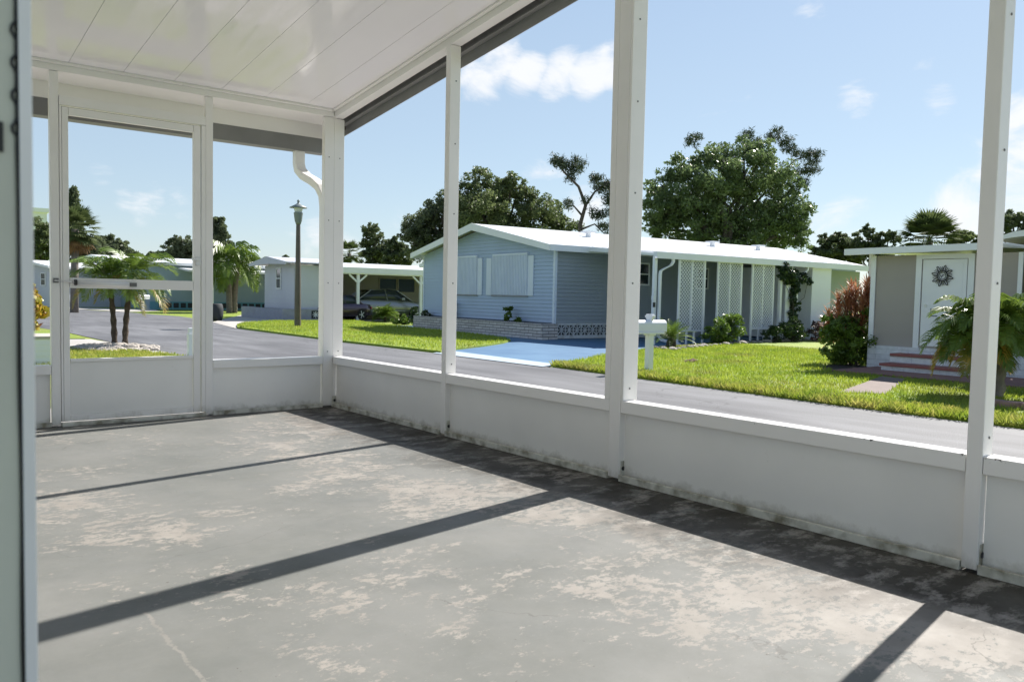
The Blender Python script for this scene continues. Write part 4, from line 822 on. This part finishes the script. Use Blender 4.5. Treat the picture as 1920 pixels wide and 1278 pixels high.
# debris in the lawn
g_ = ground(1302, 683); T = thing('fallen_palm_boot', 'brown scrap of dry bark lying on the bright lawn', 'debris', (g_[0], g_[1], G+.05))
MB().tube([(-.22, -.08, .0), (-.05, 0, .03), (.2, .05, .0)], [.02, .045, .015], 7).tube([(-.3, .05, 0), (0, .1, .02), (.24, -.02, 0)], [.02, .03, .01], 6).build('bark_scrap', mat('brown_scrap', (.16, .09, .05), .9, var=.5, vscale=20), T)
# street lamp
g_ = ground(558, 614); T = thing('street_lamp', 'tall brown lamp post with wide-brimmed lantern beside the road', 'street lamp', (g_[0], g_[1], G))
MB().lathe([(.115, -.1), (.115, 0), (.072, 3.55), (.072, 3.6)], n=12).build('pole', M['lamp'], T, True)
ln_ = MB().lathe([(.085, 3.56), (.10, 3.62), (.12, 3.66), (.155, 3.93), (.16, 3.95)], n=14).build('lantern', M['lampg'], T, True)
MB().lathe([(.12, 3.95), (.15, 4.10), (.15, 4.12)], n=14).build('lamp_glass', M['lampglass'], ln_, True)
MB().lathe([(.30, 4.11), (.30, 4.13), (.12, 4.22), (.06, 4.26), (.03, 4.30), (.045, 4.33), (.045, 4.37), (.01, 4.40)], n=20).build('lamp_cap', M['lampg'], ln_, True)
# stones edging the bed
sb = None
line = [ground(a, b)[:2] for a, b in ((1228, 657), (1262, 660), (1300, 655), (1350, 650), (1400, 646), (1450, 643.5), (1510, 641), (1560, 640))]
sizes = [.10, .08, .12, .09, .07]
pts_ = []
for i in range(len(line)-1):
    k = int(np.hypot(*(line[i+1]-line[i]))/.42)+1
    pts_ += [line[i]+(line[i+1]-line[i])*j/k for j in range(k)]
import bmesh
bm = bmesh.new(); bmesh.ops.create_icosphere(bm, subdivisions=2, radius=1)
for v in bm.verts: v.co *= 1+random.uniform(-.16, .16); v.co.z *= .55
me = bpy.data.meshes.new('edging_stone'); bm.to_mesh(me); bm.free()
for i, p in enumerate(pts_):
    if i == 0: sb = link('edging_stone', me, M['stone'], None, True); e = sb
    else: e = sb.copy(); COL.objects.link(e)
    s_ = random.choice(sizes); e.location = (p[0], p[1], G+.06); e.scale = (s_*1.4, s_, s_); e.rotation_euler = (0, 0, random.uniform(0, 3)); tag(e, 'rough pale stone in the row edging the bed beside the patio', 'stone', 'stones edging the patio bed')
# pale stone bed with the twin palm
c_ = ground(217, 655); T = thing('stone_mound', 'low mound of pale stones around the twin palm', 'stone bed', (c_[0], c_[1], G+.03)); bm = bmesh.new()
for i in range(150):
    a = random.uniform(0, 2*pi); r = random.random()**.5; x_, y_ = r*.80*cos(a), r*.95*sin(a); mtx = Matrix.Translation((x_, y_, .07*(1-r))) @ Matrix.Diagonal((random.uniform(.06, .13), random.uniform(.06, .12), random.uniform(.03, .06), 1))
    bmesh.ops.create_icosphere(bm, subdivisions=1, radius=1, matrix=mtx)
me = bpy.data.meshes.new('stones'); bm.to_mesh(me); bm.free(); o = link('stones', me, M['stone'], T); o['kind'] = 'stuff'
pbse = ground(226, 653); pbse[2] = G+.05
palm('palm', 'twin-trunked small palm rising from the pale stone mound', pbse, [(-.10, .05, 1.38, -.09, .06), (.07, -.06, 1.46, .14, -.05)], 19, .98, .28, .014, .05, el0=-.3, el1=1.15, droop=1.0, nl=32, dead=2)
# croton on its low white sided planter at far left
cc = ground(74, 690, G); cc = at(72, 640, 12.4)
T = thing('white_planter', 'low white lap-sided planter wall at the far left edge', 'planter', (cc[0]-.55, cc[1], G)); mb = MB(); sidewall(mb, -.7, .95, 0, 0, 0, .44, .085, .014); mb.box((-.7, .002, 0), (.95, .9, .44)); mb.build('planter_wall', M['white2'], T); MB().box((-.72, -.03, .44), (.97, .92, .47)).build('planter_cap', M['concrete'], T)
shrub('croton', 'yellow and red croton shrub standing behind the white planter', 'shrub', (cc[0]-.15, cc[1]+.45, G+.45), [((0, 0, .22), .24), ((.1, .05, .45), .24), ((-.15, 0, .5), .22), ((0, 0, .68), .18), ((-.3, .1, .3), .2)], 2600, .085, M['croton'], extra=[(M['crotong'], .5, .085)], droop=.4)

# ------------------------------------------------------------------ the pale grey home with carport
H3 = thing('mobile_home', 'pale grey home with small gable front and open carport beyond the lamp post', 'house', (11.65, 27.18, G), radians(-4))
mb = MB(); sidewall(mb, 0, 0, 4.0, 0, .5, 2.75, .2, .015, topf=lambda t: 2.42+.26*(1-abs(t-.5)*2)); mb.box((0, 0, .45), (.05, 4.0, 2.42)); mb.build('front_wall', M['greyw'], H3)
mb = MB(); sidewall(mb, 0, 1.55, 0, 0, .5, 2.40, .2, .015); mb.box((0, 0.001, .45), (1.55, .05, 2.4)); mb.box((1.5, .05, 0), (1.55, 4.0, 2.4)); mb.build('side_wall', M['greyw'], H3)
window(H3, -.02, 2.0, .62, .95, 1.35, 'x')
rf = MB()
for ys in ((2.2, -.35), (2.2, 4.75)):
    z = lambda y: 2.74-.28*abs(y-2.2)/2.5
    rf.hexa([(-.5, ys[0], z(ys[0])), (2.0, ys[0], z(ys[0])), (2.0, ys[1], z(ys[1])), (-.5, ys[1], z(ys[1]))], [(-.5, ys[0], z(ys[0])+.05), (2.0, ys[0], z(ys[0])+.05), (2.0, ys[1], z(ys[1])+.05), (-.5, ys[1], z(ys[1])+.05)])
    rf.hexa([(-.53, ys[0], z(ys[0])-.28), (-.50, ys[0], z(ys[0])-.28), (-.50, ys[1], z(ys[1])-.06), (-.53, ys[1], z(ys[1])-.06)], [(-.53, ys[0], z(ys[0])+.06), (-.50, ys[0], z(ys[0])+.06), (-.50, ys[1], z(ys[1])+.06), (-.53, ys[1], z(ys[1])+.06)])
rf.build('gable_roof', M['greyw'], H3)
rf = MB().xprism([(-.35, 2.12), (-.35, 2.38), (.1, 2.50), (1.2, 2.62), (3.6, 2.70), (6.5, 2.75), (6.5, 2.62), (3.5, 2.58), (1.2, 2.48), (.0, 2.30), (-.30, 2.12)], 1.2, 15)
crf = rf.build('carport_roof', M['roofw'], H3)
MB().box((1.2, -.30, 2.08), (15, -.12, 2.16)).build('carport_beam', M['white2'], H3)
for x_ in (2.83, 6.0, 10):
    p = MB().box((x_-.06, -.26, 0), (x_+.06, -.14, 2.08)).build('carport_post', M['white2'], H3)
    MB().bar((x_-.02, -.20, 1.72), (x_-.42, -.20, 2.06), .07).bar((x_+.02, -.20, 1.72), (x_+.42, -.20, 2.06), .07).build('brace', M['white2'], p)
MB().box((1.6, 3.5, 0), (15, 3.6, 2.5)).box((14.9, 0, 0), (15, 3.5, 2.4)).build('carport_wall', M['beige'], H3)
window(H3, 6.1, 3.48, 1.0, .75, 1.3, 'y', 'beige', False); window(H3, 7.15, 3.48, 1.0, .75, 1.3, 'y', 'beige', False)
pl_ = MB().box((-.62, -.25, 0), (-.50, 5.6, .50)).box((-.50, -.25, 0), (2.0, -.13, .50)).box((-.5, 5.48, 0), (0, 5.6, .5)).build('block_planter', M['greyblk'], H3)
mb = MB()
for i in range(3):
    x_ = .85+i*.32
    for a in (0, 45, 90, 135): dx, dz = cos(radians(a))*.14, sin(radians(a))*.14; mb.bar((x_-dx, -.262, .27-dz), (x_+dx, -.262, .27+dz), .03, .02, (0, 1, 0))
mb.build('flower_block', M['white2'], pl_); MB().box((.66, -.258, .10), (1.68, -.252, .44)).build('block_recess', M['dark'], pl_)
MB().box((-.5, -.13, 0), (-.02, 5.48, .42)).build('planter_soil', M['soil'], pl_)

# cars under the carport
def car(name, label, loc, rz, paint, Ln=4.7, group='cars under the carport'):
    T = thing(name, label, 'car', loc, rz, group)
    st_ = [(0, .42, .62, .62), (.12, .30, .88, .74), (.6, .24, .93, .84), (1.2, .22, .95, .88), (2.4, .21, .93, .89), (3.4, .22, .90, .88), (4.1, .25, .82, .82), (4.5, .32, .72, .70), (4.68, .42, .60, .55)]
    mb = MB(); k = 0
    for (x, zb, zt, hw) in st_:
        hw *= 1.0
        mb.v += [(x, -hw*.93, zb), (x, -hw, (zb+zt)*.5), (x, -hw*.97, zt-.05), (x, -hw*.88, zt), (x, hw*.88, zt), (x, hw*.97, zt-.05), (x, hw, (zb+zt)*.5), (x, hw*.93, zb)]
    for i in range(len(st_)-1):
        for j in range(8): a = i*8+j; b = i*8+(j+1) % 8; mb.f.append((a, b, b+8, a+8))
    mb.f.append(tuple(range(8))); mb.f.append(tuple(range((len(st_)-1)*8, len(st_)*8)))
    b_ = mb.build('body', paint, T, True)
    cab = [(.75, .92, .93, .72), (1.55, .92, 1.36, .62), (2.4, .92, 1.42, .61), (2.85, .92, 1.38, .60), (3.65, .89, .90, .70)]
    mb = MB()
    for (x, zb, zt, hw) in cab: mb.v += [(x, -.80, zb-.03), (x, -hw, zt), (x, hw, zt), (x, .80, zb-.03)]
    for i in range(len(cab)-1):
        for j in range(4): a = i*4+j; b = i*4+(j+1) % 4; mb.f.append((a, b, b+4, a+4))
    mb.build('windows', M['glass'], T, True)
    MB().hexa([(1.5, -.60, 1.37), (2.9, -.60, 1.39), (2.9, .60, 1.39), (1.5, .60, 1.37)], [(1.6, -.54, 1.43), (2.8, -.54, 1.44), (2.8, .54, 1.44), (1.6, .54, 1.43)]).build('roof', paint, T, bevel=.02)
    mb = MB()
    for s_ in (-1, 1):
        for (p, q) in (((.8, .92), (1.55, 1.38)), ((2.3, .92), (2.25, 1.40)), ((3.6, .90), (2.88, 1.38))): mb.bar((p[0], s_*.80, p[1]), (q[0], s_*.615, q[1]), .05, .03)
    mb.build('pillar', paint, T)
    for x_ in (.95, 3.78):
        for s_ in (-1, 1):
            wheel = MB().tube([(x_, s_*.70, .33), (x_, s_*.90, .33)], .33, 20).build('wheel', M['tyre'], T); mb = MB().tube([(x_, s_*.90, .33), (x_, s_*.908, .33)], .08, 12)
            for a in range(5): t = a*2*pi/5; mb.bar((x_, s_*.905, .33), (x_+.22*cos(t), s_*.905, .33+.22*sin(t)), .05, .012, (0, 1, 0))
            mb.build('rim', M['alum'], wheel)
    MB().box((2.95, -1.02, .93), (3.12, -.84, 1.05)).build('mirror', paint, T, bevel=.02); MB().box((2.95, .84, .93), (3.12, 1.02, 1.05)).build('mirror', paint, T, bevel=.02)
    MB().box((-.005, -.72, .66), (.06, -.42, .78)).build('tail_light', M['rose'], T); MB().box((-.005, .42, .66), (.06, .72, .78)).build('tail_light', M['rose'], T)
    for z in (.62, .42): MB().box((1.2, -.91, z), (3.2, -.895, z+.015)).build('side_trim', M['alum'], T)
    return T
def H3p(x, y, z=0): a = radians(-4); return (11.65+x*cos(a)-y*sin(a), 27.18+x*sin(a)+y*cos(a), G+z)
car('parked_car', 'silver sedan parked under the white carport roof', H3p(2.35, 1.35, .02), radians(-4), M['silver'])
car('parked_car', 'dark violet car mostly hidden by the porch corner post', H3p(-2.2+.0, .9+.0, .02), radians(-4), M['purple']) if False else None
cp_ = car('parked_car', 'dark violet car half hidden beside the silver sedan', H3p(3.9, .35, .02), radians(172), M['purple'], group='cars under the carport')
cp_.location = H3p(3.55, .35, .02); cp_.scale = (.55, .8, .8)
for (px_, py_, lb, hh) in ((722, 601, 'fountain-like feathery palm plant before the carport', .85),):
    g_ = ground(px_, py_+2); palm('young_palm', lb, (g_[0], g_[1], G+.03), [(0, 0, .18, 0, 0)], 26, .72, .26, .014, .05, el0=.15, el1=1.35, droop=.75, nl=24)
g_ = ground(757, 608); shrub('shrub', 'low sprawling green plant at the end of the blue walk', 'shrub', (g_[0], g_[1], G+.02), [((0, 0, .14), .22), ((.3, -.1, .12), .18), ((-.3, .1, .14), .2)], 900, .09, M['shrub'])
g_ = ground(776, 611); shrub('shrub', 'dark upright shrub at the left end of the brick planter', 'shrub', (g_[0], g_[1], G+.02), [((0, 0, .3), .2), ((0, 0, .6), .16)], 900, .07, M['shrubd'])
g_ = ground(404, 601); T = thing('barrel_planter', 'dark rounded barrel at the driveway edge beside the tall palm', 'barrel', (g_[0], g_[1], G)); MB().lathe([(.24, 0), (.30, .2), (.31, .45), (.27, .66), (.22, .70)], n=16).build('barrel_body', M['dark'], T, True)

# ------------------------------------------------------------------ teal home and the others far down the road
H4 = thing('mobile_home', 'teal home with long white patio roof behind the tall palm', 'house', (10.6, 43.6, G), radians(-4))
MB().box((0, 2.6, .5), (14, 2.7, 2.75)).box((0, 2.7, 0), (.1, 9, 2.75)).build('wall', M['teal'], H4); MB().box((0, 2.55, 0), (14, 2.6, .5)).build('skirting', M['teal2'], H4)
mb = MB()
for i in range(24):
    x_ = .5+i*.42; mb.box((x_, 2.52, .12), (x_+.30, 2.55, .42))
mb.build('skirting_block', M['dark'], H4)
MB().xprism([(-.2, 2.30), (-.2, 2.42), (2.5, 2.58), (2.5, 2.50)], 1.6, 15).build('patio_roof', M['roofw'], H4)
MB().xprism([(2.2, 2.70), (2.2, 2.86), (5.8, 3.25), (9.4, 2.86), (9.4, 2.70), (5.8, 3.1)], -.4, 15).build('roof', M['roofw'], H4)
for x_ in (3.0, 6.6, 10): MB().box((x_-.04, -.12, 0), (x_+.04, -.04, 2.32)).build('patio_post', M['white2'], H4)
for x_ in (4.6, 8.1, 9.2): window(H4, x_, 2.58, .8, 1.0, 1.15, 'y', 'dark')
def simple_home(label, A, B, depth_, ez_, rz__, mw, mr, win=(), name='mobile_home'):
    A = np.array(A[:2]); B = np.array(B[:2]); d = B-A; Ln = np.hypot(*d); th_ = math.atan2(-(A-B)[0], (A-B)[1])  # local +y runs B->A, local +x away from viewer
    T = thing(name, label, 'house', (B[0], B[1], G), th_)
    MB().add([(0, 0, 0), (0, Ln, 0), (0, Ln, ez_), (0, Ln/2, rz__-.06), (0, 0, ez_)], [(0, 1, 2, 3, 4)]).add([(0, 0, 0), (depth_, 0, 0), (depth_, 0, ez_), (0, 0, ez_)], [(0, 1, 2, 3)]).add([(0, Ln, 0), (depth_, Ln, 0), (depth_, Ln, ez_), (0, Ln, ez_)], [(0, 1, 2, 3)]).build('wall', mw, T)
    MB().xprism([(-.4, ez_-.08), (-.4, ez_+.06), (Ln/2, rz__+.04), (Ln+.4, ez_+.06), (Ln+.4, ez_-.08), (Ln/2, rz__-.12)], -.5, depth_+.3).build('roof', mr, T)
    for (y_, z_, w2, h2) in win: window(T, -.02, y_, w2, h2, z_, 'x')
    return T
simple_home('green-grey gabled home half hidden by the twin palm crown', at(118, 560, 62), at(262, 560, 52), 14, 2.7, 3.5, M['teal'], M['roofw'], ((3, 1.2, 1, 1), (7, 1.2, 1, 1)))
simple_home('white home with dark window at the far left behind the croton', at(20, 560, 52), at(98, 560, 50), 14, 2.45, 2.85, M['greyw'], M['roofw'], ((.85, 1.3, .5, .8), (2.2, 1.3, .5, .8)))
simple_home('white-roofed home glimpsed left of the gabled one', at(105, 560, 80), at(170, 560, 78), 14, 2.7, 3.2, M['greyw'], M['roofw'], ((2.2, 1.0, 1, 1),))
simple_home('low home glimpsed under the palm crown at the road bend', at(168, 560, 88), at(300, 560, 84), 14, 2.7, 3.2, M['greyw'], M['roofw'], ((2.2, 1.0, 1, 1), (5, 1, 1, 1)))
# pale tall building behind the trees, far left
tb = at(62, 400, 120); T = thing('tall_building', 'white flat-topped building just showing above the trees at far left', 'building', (tb[0], tb[1], G)); hz_ = at(62, 392, 120)[2]-G
MB().box((-2.5, -2.5, 0), (1.4, 1.4, hz_-.6)).build('wall', M['roofw'], T); MB().box((-2.8, -2.8, hz_-.6), (1.7, 1.7, hz_)).build('cornice', M['white2'], T)

# ------------------------------------------------------------------ trees
def B(lst, depth, k=None):
    o_ = []
    for (px_, py_, r_) in lst:
        dz = random.uniform(-.5, .5)*r_/F_PX*depth; o_.append((at(px_, py_, depth+dz), r_/F_PX*depth))
    return o_
def tb_(px_, depth):
    p = at(px_, 560, depth); return (p[0], p[1], G)
tree('broad_tree', 'huge dense rounded tree behind the blue home', 'tree', tb_(1365, 48), B([(1290, 375, 62), (1340, 330, 60), (1400, 318, 58), (1450, 350, 58), (1478, 400, 46), (1380, 395, 75), (1300, 425, 60), (1450, 440, 54), (1245, 400, 42), (1238, 345, 32), (1345, 292, 28), (1395, 282, 26), (1430, 290, 30), (1498, 440, 32), (1350, 445, 62), (1400, 450, 60), (1250, 440, 40), (1275, 318, 30), (1220, 420, 20), (1505, 395, 22), (1490, 350, 22), (1310, 300, 18), (1225, 375, 22)], 48), 78000, .165, M['oakbig'], .45, sub=46, subr=.27, shell=.42)
tree('oak_tree', 'wide dark oak left of the pine above the blue home', 'tree', tb_(950, 55), B([(905, 400, 55), (960, 420, 55), (1010, 425, 46), (1050, 440, 36), (880, 362, 34), (903, 335, 24), (925, 345, 20), (965, 350, 26), (1000, 385, 34), (930, 375, 40), (1035, 400, 26), (958, 338, 16), (985, 365, 22), (1070, 430, 24), (900, 440, 50), (960, 450, 50)], 55), 50000, .175, M['oak'], .4, sub=40, subr=.27, shell=.45)
tree('oak_tree', 'dark oak sloping down left of the wide one', 'tree', tb_(830, 58), B([(830, 420, 50), (795, 432, 38), (865, 400, 42), (775, 455, 32), (838, 378, 24), (880, 440, 45), (772, 430, 20), (815, 400, 28), (850, 455, 40), (800, 465, 36), (850, 365, 16)], 58), 34000, .185, M['oak2'], .35, sub=38, subr=.27, shell=.45)
def pine(label, base, limbs_, depth, nl, leaf=.22, tr=.16):
    base = np.array(base); T = thing('pine_tree', label, 'tree', base); mb = MB(); pts = []
    for (path, tufts) in limbs_:
        P_ = [at(a, b, depth+c)-base for a, b, c in path]; n_ = len(P_); mb.tube(P_, [tr*(1-.75*i/(n_-1)) if path[0][1] > 480 else tr*.45*(1-.7*i/(n_-1)) for i in range(n_)], 6)
        pts += [(at(a, b, depth+random.uniform(-.6, .6))-base, r/F_PX*depth) for a, b, r in tufts]
    mb.build('trunk', M['bark'], T, True); P = blob_points(pts, int(nl*.55), 9, .5, .55, .75); P = P+rng.normal(size=P.shape)*.10; quads('crown', leaves_at(P, leaf*1.5, aspect=.16), M['pine'], T); return T
pine('sparse bent pine with open branches left of the thick porch post', tb_(1090, 46), [
    ([(1092, 560, 0), (1090, 480, 0), (1088, 420, 0), (1098, 385, 0), (1085, 350, 0), (1060, 325, .3), (1045, 308, .5)], [(1045, 302, 13), (1058, 310, 13), (1075, 318, 12), (1082, 300, 8), (1068, 335, 9), (1110, 335, 9), (1090, 310, 8)]),
    ([(1098, 385, 0), (1115, 360, .2), (1135, 345, .4), (1145, 340, .5)], [(1128, 348, 13), (1145, 350, 16), (1140, 375, 14), (1150, 400, 14), (1118, 335, 8)]),
    ([(1092, 405, 0), (1075, 385, .1), (1063, 388, .2)], [(1064, 384, 9)]),
    ([(1090, 430, 0), (1115, 420, .2), (1135, 440, .3)], [(1120, 400, 13), (1135, 425, 11), (1125, 450, 10), (1140, 445, 9), (1110, 445, 8), (1100, 375, 7)]), ], 46, 13000, .16)
pine('tall pine whose ragged top sticks out above the huge rounded tree', tb_(1470, 58), [
    ([(1470, 560, 0), (1468, 450, 0), (1462, 350, 0), (1440, 290, 0), (1443, 262, 0), (1446, 248, 0)], [(1450, 252, 14), (1470, 262, 14), (1460, 245, 8), (1480, 280, 12)]),
    ([(1462, 330, 0), (1490, 300, .2), (1515, 292, .4), (1530, 290, .5)], [(1500, 290, 13), (1520, 292, 13), (1535, 290, 9), (1520, 315, 15), (1500, 320, 12), (1510, 340, 10), (1532, 300, 8)]),
    ([(1462, 350, 0), (1420, 285, .3), (1395, 258, .5), (1378, 256, .6)], [(1400, 256, 12), (1410, 268, 14), (1390, 262, 7)]),
    ([(1462, 360, 0), (1330, 310, .3), (1302, 275, .5), (1300, 262, .6)], [(1300, 264, 12), (1290, 268, 8), (1308, 258, 7)])], 58, 10000, .18)
tree('tree', 'bluish dark tree behind the carport roof left of centre', 'tree', tb_(705, 80), B([(700, 440, 20), (705, 465, 28), (690, 430, 12), (725, 470, 22), (700, 490, 25)], 80), 11000, .25, M['oak2'], .3)
tree('tree', 'rounded dark tree between the bluish tree and the dark oak', 'tree', tb_(745, 76), B([(742, 462, 18), (755, 480, 22), (735, 485, 20)], 76), 9000, .24, M['oak2'], .3)
tree('tree', 'low dark tree just right of the huge rounded tree', 'tree', tb_(1555, 62), B([(1560, 470, 30), (1590, 465, 24), (1545, 450, 12), (1575, 450, 16), (1605, 480, 22), (1530, 480, 20)], 62), 17000, .19, M['oak2'], .3, subr=.24)
tree('tree', 'taller dark tree with ragged tufts behind the tan house roof', 'tree', tb_(1635, 60), B([(1620, 450, 22), (1625, 432, 12), (1655, 445, 14), (1670, 440, 10), (1640, 470, 26), (1610, 470, 20), (1680, 450, 10), (1665, 475, 16)], 60), 13000, .18, M['oak2'], .3, subr=.22)
tree('tree', 'small dark tree right of the fan palm', 'tree', tb_(1810, 55), B([(1800, 450, 20), (1820, 455, 18), (1835, 460, 14), (1790, 460, 16)], 55), 3500, .25, M['oak'], .25)
tree('tree', 'dark leafy tree above the tan house at the right edge', 'tree', tb_(1905, 50), B([(1880, 420, 20), (1900, 410, 18), (1920, 425, 26), (1880, 440, 14), (1950, 430, 40)], 50), 11000, .17, M['oak2'], .3, subr=.24)
# fan palms
def fan_palm(label, base, top, r_, nf=40, mt='palmgrey', skirt=True, down=-.9, mname='frond_f', seg=15, group=None):
    base = np.array(base); top = np.array(top)-base; T = thing('fan_palm', label, 'palm tree', base, 0, group); MB().tube([(0, 0, -.2), top*.5, top], [.20, .17, .17], 10).build('trunk', M[mt], T, True); parts = {0: [], 1: []}
    for k in range(nf):
        u_ = (k+.5)/nf; el = 1.35+(down-1.35)*u_+random.uniform(-.1, .1); az = k*2.39996; d = np.array([cos(az)*cos(el), sin(az)*cos(el), sin(el)]); c = top+d*r_*.5
        s_ = np.cross(d, (0, 0, 1)); s_ /= np.linalg.norm(s_)+1e-6; u2 = np.cross(s_, d); Q = [[top-s_*.02, top+s_*.02, c+s_*.012, c-s_*.012]]
        for j in range(seg):
            a = (j-(seg-1)/2)/seg*2.9; e_ = d*cos(a)+s_*sin(a)*.9; e2 = e_+u2*random.uniform(-.25, .05)+np.array([0, 0, -.28]); L_ = r_*.55*(1-.12*abs(a)); wv_ = np.cross(e_, u2)*r_*.035; m1 = c+e_*L_*.6; en = m1+e2/np.linalg.norm(e2)*L_*.42
            Q.append([c, c+wv_*.3, m1+wv_, m1-wv_]); Q.append([m1-wv_, m1+wv_, en+wv_*.1, en-wv_*.1])
        parts[1 if (skirt and k > nf*.78) else 0] += Q
    PR = [(np.array(parts[0]), M[mname])]
    if parts[1]: PR.append((np.array(parts[1]), M['skirt']))
    quads_multi('crown', PR, T)
fan_palm('round-headed fan palm behind the tan house roof', tb_(1743, 44), at(1743, 452, 44), 62/F_PX*44, 60, skirt=False, down=-.5, seg=17)
fan_palm('fan palm partly hidden by the porch corner post', tb_(655, 72), at(655, 475, 72), 28/F_PX*72, 34, skirt=False)
fan_palm('fan palm with brown hanging skirt at the left of the screen door', tb_(139, 40), at(141, 430, 40), 50/F_PX*40, 60, skirt=True, down=-1.3, mname='frond_y' if False else 'frond_f')
# norfolk-like conifer
cb_ = np.array(tb_(138, 66)); T = thing('conifer_tree', 'slim layered dark conifer above the fan palm at left', 'tree', cb_); tp = at(138, 352, 66)-cb_; MB().tube([(0, 0, 0), tp], [.25, .03], 7).build('trunk', M['bark'], T, True); P = []
hgt = tp[2]
for i in range(26):
    z = hgt*(.62+.38*i/26); rr = (26-i)/26*.85+.08
    for j in range(7): a = j*2*pi/7+i*.6; e = np.array([cos(a)*rr, sin(a)*rr, .1*rr]); tt = rng.random((26, 1))**.6; P.append(np.array([tp[0]*z/hgt, tp[1]*z/hgt, z])+e*tt+rng.normal(size=(26, 3))*.10)
quads('crown', leaves_at(np.concatenate(P), .26, aspect=.4), M['oak2'], T)
# tall feathery palm pair beside the driveway
g_ = ground(433, 586); d4 = float((g_-CAM)@fw); pxm = F_PX/d4
topz = at(436, 490, d4)[2]-G
palm('feather_palm', 'tall twin feather palm beside the concrete driveway', (g_[0], g_[1], G), [(-.08, 0, topz, -.15, 0), (.22, .1, topz*.92, .2, .1)], 15, 2.2, .75, .035, .15, mt='palmgrey', el0=-.35, el1=1.3, droop=1.55, nl=34, bumps=False)
# woodland-like trees at left, each on its own
rows = [(85, 440, 70, 'leafy grey-green tree at the left edge above the white home', [(70, 430, 26), (95, 450, 30), (80, 470, 30), (60, 460, 28)], 'oak'),
        (150, 455, 62, 'dark tree behind the fan palm with the brown skirt', [(150, 470, 28), (175, 465, 22), (130, 480, 28), (165, 490, 24)], 'oak2'),
        (205, 460, 66, 'spreading dark oak left of the gap of open sky', [(200, 458, 20), (225, 465, 18), (180, 455, 14), (210, 480, 22), (240, 485, 18)], 'oak2'),
        (265, 480, 72, 'low light green tree in the middle of the screen door view', [(255, 482, 15), (285, 484, 14), (230, 478, 12), (305, 487, 12)], 'oak'),
        (325, 470, 66, 'dark tree left of the door latch', [(325, 470, 22), (345, 460, 18), (305, 480, 14), (350, 480, 24), (330, 450, 9), (375, 470, 26), (385, 450, 16)], 'oak2'),
        (410, 430, 60, 'dark tree just behind the tall twin palm', [(408, 418, 14), (412, 440, 18), (415, 465, 22), (400, 430, 10)], 'oak2'),
        (500, 500, 90, 'far low trees above the teal roof', [(470, 492, 10), (500, 490, 9), (535, 488, 9)], 'oak')]
for (px_, py_, dp, lb, bl, mm_) in rows: tree('tree', lb, 'tree', tb_(px_, dp), B(bl, dp), 11000, .21, M[mm_], .25)
# hedge-height planting closing the far view
for i, (px_, dp, r_, lb) in enumerate(((205, 76, 12, 'dark hedge bush under the palm crown at the road bend'), (150, 90, 14, 'dark hedge bush left of the far road bend'), (640, 70, 10, 'dark bush behind the carport corner'))):
    tree('hedge_bush', lb, 'bush', tb_(px_, dp), B([(px_, 553, r_), (px_+12, 556, r_*.8), (px_-12, 556, r_*.8)], dp), 1500, .25, M['oak2'], .1)
